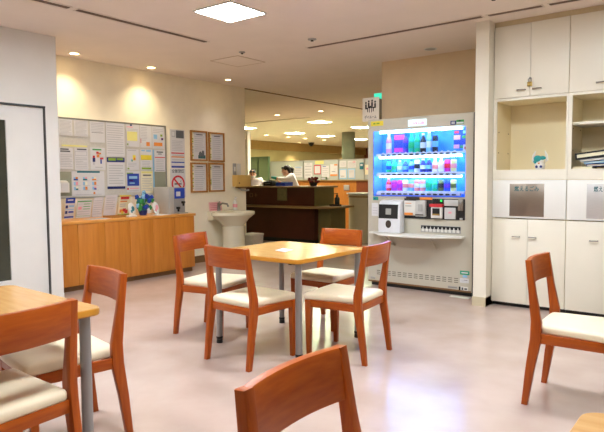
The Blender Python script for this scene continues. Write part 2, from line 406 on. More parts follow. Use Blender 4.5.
# ------------------------------------------------------------------ tables
def rrect(hx, hy, r, n=6):
    P = []
    for cx, cy, a0 in ((hx-r, hy-r, 0), (-hx+r, hy-r, 90), (-hx+r, -hy+r, 180), (hx-r, -hy+r, 270)):
        for k in range(n+1):
            a = math.radians(a0+90*k/n); P.append((cx+r*math.cos(a), cy+r*math.sin(a)))
    return P
def table_proto(label):
    t = thing('dining_table', label, 'table', (0, 0, 0), 'square dining tables'); H = .42
    m = MB()
    m.prism(rrect(H-.004, H-.004, .046), .651, .6805, mi=0)
    m.build('tabletop', M_top, t)
    e = MB(); o = rrect(H, H, .05); i_ = rrect(H-.006, H-.006, .044)
    e.loft([[(x, y, .680) for x, y in i_], [(x, y, .678) for x, y in rrect(H-.002, H-.002, .048)], [(x, y, .672) for x, y in o], [(x, y, .656) for x, y in o], [(x, y, .65) for x, y in i_]], cap=False)
    e.build('edge_band', M_edge, t)
    m = MB()
    for s in (-1, 1):
        m.box(-.3, s*.25-.012, .622, .3, s*.25+.012, .651); m.box(s*.25-.012, -.3, .622, s*.25+.012, .3, .651)
    m.build('under_frame', M_black, t)
    for sx in (-1, 1):
        for sy in (-1, 1):
            l = MB().lathe([(.0225, .03), (.0225, .652)], (sx*.37, sy*.36, 0), 20).build('leg', M_steel, t)
            MB().lathe([(.0225, 0), (.024, .004), (.022, .03), (.0245, .034), (.0245, .05)], (sx*.37, sy*.36, 0), 20).build('adjustable_foot', M_black, l)
            MB().box(sx*.35-.03, sy*.35-.03, .64, sx*.35+.03, sy*.35+.03, .652, bev=.004).build('leg_bracket', M_black, l)
    return t
tb = table_proto('square maple table with grey legs in the middle, four chairs around it'); tb.location = (-2.658, 3.29, 0)
tb2 = copy_tree(tb); tb2.location = (-2.5, .945, 0); tb2.rotation_euler = (0, 0, math.radians(-2)); tb2['label'] = 'square maple table at the left foreground, cut by the photo edge'
tb3 = copy_tree(tb); tb3.location = (.15, .965, 0); tb3['label'] = 'maple table at bottom right of which only one corner shows'
m = MB().prism([(-2.694, 3.176), (-2.569, 3.138), (-2.604, 3.273), (-2.73, 3.311)], .6812, .6822)
tag(m.build('table_card', mat('pale_grey_card', (206, 200, 204), .5)), 'small pale grey card lying on the middle table', 'card')

# ------------------------------------------------------------------ cupboard under the notice board
t = thing('low_cupboard', 'long low orange wood cupboard under the notice board', 'cupboard', (-5.95, 4.1, 0))
bx(XW+.004, 3.108, .06, -5.705, 5.08, .728).build('cupboard_body', M_locker, t)
bx(XW+.004, 3.108, .728, -5.675, 5.1, .76, bev=.004).build('cupboard_top', M_lockertop, t)
bx(XW+.004, 3.108, 0, -5.74, 5.08, .06).build('plinth', M_brown, t)
for k in range(6):
    y0 = 3.108 if k == 0 else 3.423+.332*(k-1); y1 = 3.423+.332*k if k < 5 else 5.08
    bx(-5.705, y0+.002, .062, -5.687, y1-.002, .726, bev=.0015).build('door', M_locker, t)

# ------------------------------------------------------------------ notice board and its papers
XP = -6.2
t = thing('notice_board', 'wide grey-green notice board covered in papers on the cream wall', 'notice board', (XP, 4.1, 1.45))
bx(XW, 3.12, 1.0, XP-.006, 5.055, 1.915).build('board_felt', M_felt, t)
m = MB(); m.box(XW, 3.12, 1.908, XP+.004, 5.065, 1.922); m.box(XW, 5.053, 1.0, XP+.004, 5.065, 1.922); m.box(XW, 3.12, .99, XP+.004, 5.065, 1.0)
m.build('board_frame', M_alu, t)
def sheet(name, label, y0, y1, z1, z0, base=M_paper, marks=(), cat='notice', x=XP, thick=.0015, grp='papers on the notice board', lean=0.):
    """a sheet on the wall; marks = (u0,v0,u1,v1,material) with u to the right and v down, 0..1"""
    ms = [base]; mb = MB(); mb.box(x, y0, z0, x+thick, y1, z1, mi=0)
    for k, (u0, v0, u1, v1, mm) in enumerate(marks):
        if mm not in ms: ms.append(mm)
        mb.box(x+thick, y0+u0*(y1-y0), z1-v1*(z1-z0), x+thick+.0004+.0001*(k % 3), y0+u1*(y1-y0), z1-v0*(z1-z0), mi=ms.index(mm))
    if lean:
        mb.xf(Matrix.Translation((x, 0, z0)) @ Matrix.Rotation(-lean, 4, 'Y') @ Matrix.Translation((-x, 0, -z0)))
    o = mb.build(name, ms)
    return tag(o, label, cat, grp)
def lines(u0, v0, u1, v1, n, mm=None, ragged=True, wt=.35):
    r = []; h = (v1-v0)/n
    for i in range(n):
        e = u1-(random.random()*.35*(u1-u0) if ragged and i % 3 == 2 else 0)
        r.append((u0, v0+i*h+h*(.5-wt/2), e, v0+i*h+h*(.5+wt/2), mm or M_ink))
    return r
sheet('notice_sheet', 'white text notice at the top left corner of the board', 3.535, 3.703, 1.9, 1.715, marks=lines(.08, .06, .92, .95, 11))
sheet('notice_sheet', 'white text notice in the top row, second from the left', 3.725, 3.903, 1.9, 1.715, marks=lines(.1, .1, .9, .9, 10)+[(.06, .05, .94, .07, M_ink), (.06, .92, .94, .94, M_ink)])
sheet('notice_sheet', 'white notice with text only in its upper half, third in the top row', 3.93, 4.129, 1.902, 1.652, marks=lines(.08, .05, .92, .5, 6)+[(.1, .52, .9, .54, M_inkd)])
sheet('notice_sheet', 'tall white text notice above the green and navy banner', 4.146, 4.408, 1.904, 1.49, marks=lines(.06, .06, .94, .93, 13, wt=.28))
sheet('banner_notice', 'white notice with a green and navy banner and navy bottom band', 4.146, 4.402, 1.478, 1.09, marks=[(.0, .0, 1, .15, M_navy), (.08, .02, .5, .1, M_lime), (.55, .02, .92, .08, M_lime), (.0, .92, 1, 1, M_navy)]+lines(.1, .22, .9, .86, 8))
sheet('notice_sheet', 'notice with a large pale yellow block in the top row', 4.436, 4.633, 1.902, 1.622, marks=[(.3, 0, .45, .07, M_navy), (.05, .1, .5, .14, M_pink), (.06, .32, .84, .74, M_pyel), (.05, .86, .14, .94, M_lime)]+lines(.1, .18, .9, .3, 2))
sheet('notice_sheet', 'notice with a small orange square in the top row', 4.646, 4.828, 1.902, 1.617, marks=lines(.08, .06, .6, .7, 9)+[(.52, .74, .82, .92, M_ora), (.03, .6, .08, .8, M_red)])
sheet('notice_sheet', 'notice with blue, green and purple dots and an orange bar at the top right corner', 4.836, 5.028, 1.9, 1.611, marks=lines(.08, .08, .92, .3, 3)+[(.12, .36, .42, .56, M_lblue), (.7, .34, .88, .44, M_lime), (.76, .5, .94, .6, M_purple), (.14, .72, .86, .88, M_ora)])
sheet('paper_strip', 'narrow pale yellow paper strip across two text notices at the left', 3.564, 3.885, 1.609, 1.59, M_pyel, cat='paper strip')
sheet('notice_sheet', 'white notice with a dark heading in the second row at far left', 3.532, 3.7, 1.575, 1.33, marks=[(.08, .04, .7, .1, M_inkd), (.08, .14, .8, .2, M_inkd)]+lines(.08, .3, .92, .92, 8))
sheet('notice_sheet', 'white notice with a boxed heading, second row, left of the cartoon poster', 3.718, 3.895, 1.58, 1.321, marks=[(.2, .04, .9, .1, M_inkd), (.05, .16, .92, .18, M_ink), (.05, .34, .92, .36, M_ink), (.05, .16, .08, .36, M_ink), (.89, .16, .92, .36, M_ink)]+lines(.08, .42, .92, .95, 7))
sheet('cartoon_poster', 'poster with small coloured cartoon people under red and orange shapes', 3.925, 4.125, 1.59, 1.323, marks=[(.15, .06, .75, .12, M_green), (.4, .18, .56, .28, M_red), (.56, .22, .72, .3, M_ora), (.42, .3, .6, .44, M_ora), (.16, .36, .3, .46, M_red), (.14, .46, .32, .64, M_navy), (.64, .44, .88, .52, M_red), (.66, .52, .76, .72, M_blue), (.18, .64, .26, .78, M_ink), (.3, .86, .8, .9, M_ink)], cat='poster')
sheet('notice_sheet', 'pale notice with a yellow and green doodle in the second row', 4.432, 4.617, 1.59, 1.326, marks=[(.1, .04, .8, .08, M_ink), (.5, .28, .74, .54, M_yel), (.58, .4, .72, .52, M_ora), (.35, .48, .5, .58, M_lblue), (.4, .52, .48, .6, M_green), (.06, .9, .2, .97, M_lime)]+lines(.1, .64, .8, .86, 3))
sheet('notice_sheet', 'notice with a bright yellow banner in the second row', 4.64, 4.83, 1.597, 1.328, marks=[(.1, .04, .4, .1, M_lblue), (.5, .03, .9, .12, M_lblue), (.04, .28, .94, .52, M_yel), (.1, .88, .9, .97, M_lime)]+lines(.15, .56, .8, .86, 4))
sheet('notice_sheet', 'white notice with a black heading and red line beside the blue strip', 4.866, 5.045, 1.592, 1.31, marks=[(.2, .06, .8, .12, M_inkd), (.32, .16, .66, .2, M_inkd), (.04, .32, .96, .36, M_red), (.1, .94, .9, .96, M_inkd)]+lines(.15, .42, .85, .9, 6))
sheet('paper_strip', 'tall narrow light blue strip near the right end of the board', 4.838, 4.86, 1.595, 1.06, M_lblue, cat='paper strip')
mk = [(.16, 0, .86, .07, M_teal2), (.64, .84, .7, .95, M_ora), (.1, .93, .9, .95, M_ink)]
for c_ in range(3):
    for r_ in range(3):
        u, v = .05+.28*c_, .24+.19*r_
        mk += [(u, v, u+.06, v+.13, M_lblue), (u+.06, v, u+.13, v+.13, (M_ora, M_pink, M_crmp)[(c_+r_) % 3]), (u, v+.07, u+.13, v+.13, (M_blue, M_ora, M_teal2)[(c_*2+r_) % 3]), (u, v+.14, u+.2, v+.155, M_ink)]
sheet('photo_poster', 'large white poster with a grid of nine small colour pictures', 3.677, 4.105, 1.308, 1.012, marks=mk, cat='poster')
sheet('advert_sheet', 'white sheet with a blue framed advert above a red mark', 4.421, 4.626, 1.312, 1.043, marks=[(.04, .08, .5, .16, M_lime), (.06, .12, .94, .7, M_blue), (.2, .24, .8, .36, M_lblue), (.16, .4, .7, .64, M_paper), (.22, .42, .5, .48, M_red), (.22, .54, .6, .6, M_lblue), (.04, .8, .16, .88, M_red), (.25, .8, .9, .84, M_pink), (.2, .92, .9, .95, M_ink)], cat='poster')
sheet('notice_sheet', 'cream notice with a dark heading just left of the bare board patch', 4.645, 4.832, 1.314, 1.025, M_crmp, marks=[(.04, .02, .96, .1, M_pyel), (.15, .16, .85, .22, M_inkd)]+lines(.08, .3, .92, .9, 8))
for y0, y1, z1, z0, l in ((3.5, 3.672, 1.3, 1.02, 'grey green card behind the white pocket at the left of the board'), (4.862, 5.045, 1.305, 1.085, 'grey green card at the lower right corner of the board')):
    sheet('felt_card', l, y0, y1, z1, z0, mat('grey_green_card', (150, 152, 134), .95, var=.04), cat='card', x=XP-.003)
# white pocket holder on the board
t = thing('leaflet_pocket', 'white plastic pocket on the bare left patch of the board', 'leaflet holder', (XP, 3.57, 1.06))
mb = MB(); mb.loft([[(XP+.0005, y, z) for y, z in ((3.5, 1.06), (3.62, 1.06), (3.62, 1.17), (3.6, 1.2), (3.5, 1.2))], [(XP+.05, y, z) for y, z in ((3.5, 1.06), (3.615, 1.06), (3.615, 1.165), (3.6, 1.185), (3.5, 1.185))]])
mb.build('pocket', M_offw, t); bx(XP+.05, 3.515, 1.075, XP+.052, 3.6, 1.165).build('pocket_label', M_paper, t)
# leaflets standing on the cupboard against the wall
G2 = 'leaflets leaning on the wall above the cupboard'
def leaf(name, label, y0, y1, z1, base, marks, cat='leaflet', x=XW+.075, lean=-.25, z0=.7602):
    return sheet(name, label, y0, y1, z1+.01, z0, base, marks, cat, x=x, thick=.002, grp=G2, lean=lean)
leaf('leaflet', 'blue and white leaflet with a navy heading at the left end of the cupboard top', 3.53, 3.645, 1.0, M_paper, [(0, 0, 1, .26, M_blue), (.2, .08, .8, .14, M_paper), (.05, .36, .3, .5, M_navy), (.05, .54, .95, .58, M_lblue), (.05, .62, .3, .76, M_navy), (.4, .36, .95, .44, M_lblue), (.4, .64, .95, .72, M_blue), (0, .88, 1, .96, M_blue)])
leaf('leaflet', 'white leaflet with a green bordered chart beside the blue one', 3.67, 3.865, .965, M_paper, [(.04, .04, .96, .1, M_green), (.04, .1, .06, .9, M_lime), (.1, .2, .4, .22, M_ink), (.12, .36, .34, .52, M_pink), (.45, .2, .9, .24, M_green), (.45, .34, .9, .38, M_green), (.45, .48, .9, .52, M_green), (.1, .62, .9, .66, M_ink), (.1, .76, .9, .8, M_ink), (.04, .88, .96, .9, M_green)])
leaf('leaflet', 'plain white text sheet leaning left of the creased white sheet', 3.88, 4.015, .995, M_paper, lines(.1, .12, .9, .9, 7))
leaf('leaflet', 'creased white sheet leaning just left of the red headed poster', 4.03, 4.2, 1.02, M_paper, lines(.12, .1, .85, .7, 6), x=XW+.082)
leaf('fruit_poster', 'cream poster with a red heading and red and orange fruit at its foot', 4.236, 4.402, 1.01, M_crmp, [(0, 0, 1, .06, M_yel), (.12, .07, .85, .2, M_red), (.1, .28, .7, .34, M_ora), (.1, .42, .6, .46, M_ink), (.1, .52, .6, .56, M_ink), (.14, .7, .42, .86, M_ora), (.4, .66, .68, .84, M_red), (.6, .72, .84, .9, M_red), (.3, .8, .5, .92, M_yel), (0, .93, 1, 1, M_lime)], cat='poster')
# wall posters right of the board
sheet('wall_poster', 'tall white poster with a dark printed emblem and red and blue bands', 5.15, 5.404, 1.885, 1.362, x=XW, thick=.003, grp=None, cat='poster',
      marks=[(.1, .03, .36, .2, M_ink), (.14, .06, .3, .17, M_paper), (.4, .02, .95, .22, M_inkd), (.45, .06, .9, .08, M_paper), (.45, .13, .9, .15, M_paper), (.06, .6, .96, .63, M_red), (.06, .7, .96, .73, M_ora), (.1, .78, .9, .8, M_ink), (.06, .84, .96, .87, M_blue), (.06, .95, .96, 1, M_blue)]+lines(.12, .28, .85, .56, 7)+lines(.12, .64, .9, .7, 1))
t = thing('no_smoking_poster', 'white poster with a red crossed circle no smoking symbol', 'poster', (XW, 5.275, 1.15))
bx(XW, 5.14, .955, XW+.003, 5.406, 1.352).build('sheet', M_paper, t)
mb = MB(); n = 28; cy, cz = 5.275, 1.14
mb.loft([[(XW+.003+dx, cy+r*math.cos(2*PI*k/n), cz+r*math.sin(2*PI*k/n)) for k in range(n)] for r, dx in ((.118, 0), (.118, .0015), (.092, .0015), (.092, 0))], cap=False)
a = len(mb.bm.verts); mb.box(XW+.003, cy-.1, cz-.012, XW+.0047, cy+.1, cz+.012)
mb.xf(Matrix.Translation((0, cy, cz)) @ Matrix.Rotation(-PI/4, 4, 'X') @ Matrix.Translation((0, -cy, -cz)), a)
mb.build('prohibition_ring', M_red, t)
MB().box(XW+.003, cy-.065, cz-.01, XW+.0042, cy+.04, cz+.01).box(XW+.003, cy+.045, cz-.01, XW+.0042, cy+.06, cz+.01).tube([(XW+.0035, cy+.055, cz+.02), (XW+.0035, cy+.04, cz+.035), (XW+.0035, cy+.055, cz+.05)], .004, 6).build('cigarette', M_inkd, t)
text_bm('全館禁煙', .055, (XW+.0036, cy, 1.312), '+x', width=.22).build('heading', M_inkd, t)
mb = MB()
for zz in (.975, .995): mb.box(XW+.003, 5.17, zz, XW+.0038, 5.37, zz+.008)
mb.build('small_print', M_ink, t)
# four framed notices
for y0, y1, z1, z0, l, pic in ((5.505, 5.822, 1.894, 1.464, 'upper left', 1), (5.85, 6.168, 1.888, 1.458, 'upper right', 0), (5.5, 5.816, 1.44, 1.012, 'lower left', 0), (5.843, 6.16, 1.44, 1.016, 'lower right', 0)):
    t = thing('framed_notice', 'wooden framed text notice, %s of the four on the cream wall' % l, 'framed notice', (XW, (y0+y1)/2, z0), 'framed notices by the sink')
    q = .024; mb = MB()
    mb.box(XW, y0, z0, XW+.022, y0+q, z1); mb.box(XW, y1-q, z0, XW+.022, y1, z1); mb.box(XW, y0+q, z0, XW+.022, y1-q, z0+q); mb.box(XW, y0+q, z1-q, XW+.022, y1-q, z1)
    mb.build('frame', M_frame, t)
    mb = MB(); A, B, D0, D1 = y0+q, y1-q, z0+q, z1-q
    mb.box(XW, A, D0, XW+.008, B, D1, mi=0)
    mb.box(XW+.008, A, D0, XW+.0085, A+.035, D1, mi=1)
    for k in range(9):
        zz = D0+.02+random.random()*(D1-D0-.06); mb.box(XW+.0085, A+.003, zz, XW+.0088, A+.03, zz+.02, mi=(3, 2)[k % 2])
    for k in range(12):
        zz = D1-.03-(D1-D0-.06)*k/11
        if pic and k > 8: break
        mb.box(XW+.008, A+.055, zz-.005, XW+.0086, B-.02-random.random()*.05, zz+.004, mi=2)
    mb.box(XW+.008, A+.09, D1-.04, XW+.0087, B-.06, D1-.025, mi=4)
    if pic: mb.box(XW+.008, A+.12, D0+.01, XW+.0086, B-.01, D0+.06, mi=5).ell((XW+.009, A+.16, D0+.07), (.0008, .03, .04), mi=4).ell((XW+.009, A+.21, D0+.08), (.0008, .025, .05), mi=4)
    mb.build('printed_sheet', [M_paper, M_crmp, M_ink, M_lime, M_inkd, M_teal], t)

# ------------------------------------------------------------------ things on the cupboard
t = thing('water_dispenser', 'grey tea dispenser with blue label on the right end of the cupboard', 'dispenser', (-5.95, 4.85, .76))
MB().box(-6.1, 4.76, .762, -5.8, 4.85, 1.105, bev=.006).build('dispenser_body', mat('dispenser_grey', (186, 184, 180), .4, metal=.2), t)
MB().box(-6.1, 4.85, .762, -5.8, 5.03, 1.1, bev=.006).build('front_panel', mat('dispenser_front_grey', (164, 162, 160), .4, metal=.2), t)
lb = MB().box(-5.8, 4.855, .955, -5.797, 5.025, 1.09, bev=.001).build('blue_label', M_blue, t)
MB().box(-5.797, 4.88, .985, -5.7962, 4.95, 1.045).build('white_patch', M_paper, lb)
for y in (4.9, 4.985):
    z = .82 if y < 4.95 else .89
    MB().box(-5.8, y-.02, z, -5.765, y+.02, z+.03, bev=.004).lathe([(.012, z-.03), (.014, z)], (-5.78, y, 0), 10).build('tap', M_black, t)
MB().box(-5.8, 4.87, .762, -5.73, 5.02, .775, bev=.003).build('drip_tray', M_greyp, t)
# paper flower arrangement
t = thing('paper_flowers', 'blue, green and white paper flower arrangement in a small pot on the cupboard', 'flower arrangement', (-5.93, 4.47, .76))
MB().lathe([(.04, 0), (.05, .03), (.055, .06), (.048, .06), (.04, .04)], (-5.93, 4.46, .761), 18).build('pot', M_navy, t)
pm = {0: M_blue, 1: M_lblue, 2: M_green, 3: M_coat, 4: M_teal2}
for k in range(42):
    a = random.random()*2*PI; e = random.random()**.6
    c = Vector((-5.93+.07*math.cos(a)*e, 4.46+.135*math.sin(a)*e, .80+.25*random.random()*(1-.3*e)))
    mb = MB()
    for q in range(5):
        b = q*2*PI/5
        mb.ell((c.x+.012, c.y+.018*math.cos(b), c.z+.018*math.sin(b)), (.008, .016, .016), u=8, v=6)
    mb.ell((c.x+.02, c.y, c.z), (.008, .008, .008), u=6, v=5)
    fl = mb.build('flower', pm[(0, 2, 1, 0, 3, 4, 2)[k % 7]], t)
    MB().tube([(-5.93, 4.47, .83), ((c.x-5.93)/2, (c.y+4.47)/2, (.83+c.z)/2+.01), (c.x, c.y, c.z)], .003, 5).build('stem', M_green, fl)
# two white oval painted plates on stands
for y, l, c2 in ((4.27, 'white oval painted plate standing left of the paper flowers', M_teal2), (4.63, 'white oval painted plate with a pink spray standing right of the paper flowers', M_pink)):
    t = thing('painted_plate', l, 'ornament', (-5.86, y, .76), 'painted plates beside the flowers')
    mb = MB().ell((0, 0, .085), (.012, .052, .082)); mb.xf(Matrix.Translation((-5.86, y, .762)) @ Matrix.Rotation(-.2, 4, 'Y') @ Matrix.Rotation(.15, 4, 'X')); mb.build('plate', M_offw, t)
    mb = MB().ell((.011, .01, .09), (.003, .022, .032), 0).ell((.011, -.016, .06), (.003, .014, .02), 0); mb.xf(Matrix.Translation((-5.86, y, .762)) @ Matrix.Rotation(-.2, 4, 'Y') @ Matrix.Rotation(.15, 4, 'X')); mb.build('painting', c2, t)
    MB().box(-5.9, y-.03, .761, -5.83, y+.03, .772, bev=.003).tube([(-5.9, y, .765), (-5.905, y, .84)], .005, 6).build('stand', M_offw, t)
tag(MB().box(-5.78, 4.1, .761, -5.72, 4.22, .785, bev=.008).build('tissue_pack', M_offw), 'small white tissue pack lying before the left painted plate', 'tissue pack')
tag(MB().box(-5.86, 4.5, .7605, -5.7, 4.72, .764, bev=.001).xf(Matrix.Identity(4)).build('loose_paper', M_paper), 'loose white paper lying in front of the tea dispenser', 'paper')
tag(MB().box(-5.9, 3.62, .7605, -5.73, 3.86, .763).box(-5.88, 3.64, .763, -5.75, 3.84, .7634, mi=1).build('open_leaflet', [M_paper, M_ink]), 'flat printed sheet lying at the left end of the cupboard top', 'paper')
t = thing('wooden_tray', 'shallow brown wooden tray lying in front of the red headed poster', 'tray', (-5.84, 4.15, .76))
bx(-5.96, 3.93, .7605, -5.8, 4.17, .768).build('tray_bottom', M_frame, t)
mb = MB()
for a in ((-5.97, 3.92, -5.79, 3.93), (-5.97, 4.17, -5.79, 4.18), (-5.97, 3.93, -5.96, 4.17), (-5.8, 3.93, -5.79, 4.17)): mb.box(a[0], a[1], .7605, a[2], a[3], .782)
mb.build('tray_rim', M_frame, t)

# ------------------------------------------------------------------ wash basin corner
bxx, byy = -5.93, 6.06
t = thing('wash_basin', 'ivory pedestal wash basin against the cream wall', 'wash basin', (bxx, byy, 0))
n = 32; rings = []
def bas(r, z, sx=1.): return [(bxx+min(r*.66*math.cos(2*PI*k/n), 9) if True else 0, byy+r*math.sin(2*PI*k/n), z) for k in range(n)]
for r, z in ((.16, .50), (.20, .54), (.28, .62), (.345, .66), (.36, .672), (.375, .68), (.375, .715), (.365, .725), (.335, .725), (.315, .71), (.23, .62), (.05, .60)): rings.append(bas(r, z))
MB().loft(rings).build('basin', M_porc, t, angle=50)
MB().loft([[(bxx+(r*.8)*math.cos(2*PI*k/n), byy+r*math.sin(2*PI*k/n), z) for k in range(n)] for r, z in ((.20, 0), (.2, .02), (.185, .05), (.18, .48), (.19, .52))]).build('pedestal', M_porc, t, angle=50)
MB().box(XW+.004, byy-.26, .6, XW+.13, byy+.29, .735, bev=.01).build('back_ledge', M_porc, t)
f = MB().lathe([(.03, .735), (.026, .75), (.02, .83), (.024, .84)], (-6.1, 5.93, 0), 14).tube([(-6.1, 5.93, .81), (-6.05, 5.95, .85), (-5.98, 5.98, .84), (-5.96, 5.985, .8)], .014, 10).build('faucet', M_chrome, t)
MB().tube([(-6.1, 5.93, .845), (-6.06, 5.9, .87), (-6.03, 5.88, .872)], .009, 8).ell((-6.1, 5.93, .845), (.024, .024, .016)).build('lever', M_chrome, f)
t = thing('soap_bottle', 'white pump soap bottle with pink label on the basin edge', 'soap bottle', (-6.12, 6.29, .735))
MB().lathe([(.03, 0), (.034, .008), (.034, .11), (.026, .13), (.014, .14), (.014, .155)], (-6.12, 6.29, .7352), 18).build('bottle', M_offw, t)
MB().lathe([(.016, .155), (.016, .17), (.005, .172), (.005, .19)], (-6.12, 6.29, .7352), 12).tube([(-6.12, 6.29, .925), (-6.08, 6.28, .922), (-6.075, 6.278, .912)], .007, 8).build('pump', M_offw, t)
MB().lathe([(.0345, .04), (.0345, .09)], (-6.12, 6.29, .7352), 18).build('label', M_pink, t)
sg = MB(); sg.box(0, 0, 0, .004, .25, .13, mi=0)
for k in range(4): sg.box(.004, .02, .018+.027*k, .0048, .23-.03*(k % 2), .026+.027*k, mi=1)
sg.xf(Matrix.Translation((-6.15, 5.79, .737)) @ Matrix.Rotation(-.12, 4, 'Y'))
sg = sg.build('pink_notice', [mat('pale_pink_card', (232, 176, 176), .7), mat('faded_red_print', (206, 110, 116), .7)]); tag(sg, 'pink notice card with red print behind the left side of the basin', 'notice')
t = thing('paper_towel_dispenser', 'tan paper towel box on the wall above the soap bottle', 'towel dispenser', (XW, 6.48, 1.07))
MB().box(XW, 6.335, 1.085, XW+.12, 6.635, 1.262, bev=.008).build('dispenser_case', M_beige, t)
MB().box(XW+.02, 6.38, 1.06, XW+.1, 6.6, 1.085, bev=.004).build('outlet', M_brown, t)
MB().tube([(XW+.05, 6.42, 1.065), (XW+.07, 6.47, 1.035), (XW+.08, 6.56, 1.02), (XW+.08, 6.62, 1.03)], .012, 8).build('towel_end', M_greyp, t)
MB().lathe([(.012, 0), (.012, .004)], (0, 0, 0), 12).xf(Matrix.Translation((XW+.12, 6.37, 1.14)) @ Matrix.Rotation(PI/2, 4, 'Y')).build('lock', M_brown, t)
for y0, y1, l in ((6.35, 6.425, 'left one of two small pale switch plates above the towel box'), (6.445, 6.52, 'right one of two small pale switch plates above the towel box')):
    t = thing('switch_plate', l, 'switch plate', (XW, (y0+y1)/2, 1.35), 'switch plates on the wall end')
    MB().box(XW, y0, 1.265, XW+.01, y1, 1.44, bev=.003).build('plate', M_greyp if y0 < 6.4 else M_offw, t)
    MB().box(XW+.01, y0+.018, 1.32, XW+.014, y1-.018, 1.39, bev=.002).build('switch', M_offw, t)
t = thing('waste_bin', 'low pale grey bin on the floor right of the basin pedestal', 'bin', (-6.02, 6.56, 0))
MB().loft([[(-6.02+a*x, 6.56+b*y, z) for x, y in ((-1, -1), (1, -1), (1, 1), (-1, 1))] for a, b, z in ((.1, .1, 0), (.12, .125, .34), (.115, .12, .34), (.09, .09, .02))]).build('bin_body', mat('bin_grey', (176, 166, 148), .6), t)
MB().box(-6.145, 6.43, .335, -5.895, 6.69, .36, bev=.005).build('bin_lid', mat('bin_lid_grey', (196, 186, 168), .6), t)

# ------------------------------------------------------------------ cabinets on the right
YF = 5.35; YB = 5.8
def cabinet(x0, label, plate, word, shelf, group):
    W = .645; x1 = x0+W; t = thing('tall_cabinet', label, 'cabinet', (x0+W/2, YF, 0), group)
    c = MB(); st = .03
    c.box(x0, YF+.02, .05, x0+.02, YB, 2.575); c.box(x1-.02, YF+.02, .05, x1, YB, 2.575)
    c.box(x0, YB-.012, .05, x1, YB, 2.575)
    for z0, z1 in ((.05, .07), (.8, .82), (1.16, 1.18), (1.895, 1.92), (2.55, 2.575)): c.box(x0+.02, YF+.02, z0, x1-.02, YB-.012, z1)
    c.build('carcass', M_cabin, t)
    s = MB(); s.box(x0, YF, 1.178, x0+st, YF+.02, 1.918); s.box(x1-.016, YF, 1.178, x1, YF+.02, 1.918); s.box(x0+st, YF, 1.178, x1-.016, YF+.02, 1.268); s.box(x0+st, YF, 1.895, x1-.016, YF+.02, 1.918)
    s.build('face_frame', M_cab, t)
    bx(x0+.02, YF+.02, 1.245, x1-.02, YB-.012, 1.265).build('niche_floor', M_cab, t)
    bx(x0, YF+.01, 2.57, x1, YB, CH).build('filler', mat('filler_beige', (206, 188, 152), .6), t)
    bx(x0, YF+.05, 0, x1, YB, .05).build('plinth', M_black, t)
    mid = (x0+x1)/2+.0
    for a, b, s_ in ((x0+.002, mid-.0015, 1), (mid+.0015, x1-.002, -1)):
        d_ = MB().box(a, YF, .038, b, YF+.018, .818, bev=.0015).build('lower_door', M_cab, t)
        hx = (mid-.1) if s_ > 0 else mid+.045
        MB().tube([(hx-.03, YF, .657), (hx-.03, YF-.022, .657), (hx+.03, YF-.022, .657), (hx+.03, YF, .657)], .005, 8).build('handle', M_chrome, d_)
        d_ = MB().box(a, YF, 1.922, b, YF+.018, 2.567, bev=.0015).build('upper_door', M_cab, t)
        hx = (mid-.075) if s_ > 0 else mid+.06
        MB().tube([(hx-.035, YF, 1.982), (hx-.035, YF-.022, 1.982), (hx+.035, YF-.022, 1.982), (hx+.035, YF, 1.982)], .0055, 8).build('handle', M_chrome, d_)
    f = MB().box(x0+.002, YF-.004, .828, x1-.002, YF+.016, 1.174, bev=.0015).build('chute_flap', M_flap, t)
    px0, px1 = x0+.16, x0+.16+.302
    pl_ = MB().box(px0, YF-.008, .846, px1, YF-.004, 1.14, bev=.001)
    pl_ = pl_.build('steel_plate', plate, t)
    text_bm(word, .05, ((px0+px1)/2 if len(word) < 6 else (px0+px1)/2+.01, YF-.009, 1.092), '-y', width=.215).build('lettering', M_teal, pl_)
    if shelf: MB().box(x0+.02, YF+.06, 1.648, x1-.02, YB-.012, 1.672, bev=.002).build('shelf', M_cab, t)
    for zz in (1.43, 1.62):
        for yy in (YF+.09, YF+.36):
            MB().lathe([(.006, 0), (.006, .003)], (0, 0, 0), 10).xf(Matrix.Translation((x0+.02, yy, zz)) @ Matrix.Rotation(PI/2, 4, 'Y')).build('shelf_pin', M_brown, t)
    return t
cabinet(-1.868, 'tall cream cabinet next to the pier with an open niche holding one ornament', M_plate, '燃えるごみ', False, 'built in cream cabinets')
cabinet(-1.221, 'tall cream cabinet at the right photo edge with books on its open shelf', M_platelit, '燃えないごみ', True, 'built in cream cabinets')
t = thing('padlock', 'small brass padlock hanging between the upper cabinet doors', 'padlock', (-1.545, YF-.015, 2.02))
MB().box(-1.565, YF-.024, 2.005, -1.525, YF-.004, 2.045, bev=.004).build('lock_body', M_brass, t)
MB().tube([(-1.558, YF-.012, 2.045), (-1.558, YF-.012, 2.07), (-1.545, YF-.012, 2.084), (-1.532, YF-.012, 2.07), (-1.532, YF-.012, 2.045)], .005, 8).build('shackle', M_chrome, t)
MB().box(-1.556, YF-.006, 2.07, -1.534, YF, 2.084, bev=.001).build('hasp', M_chrome, t)
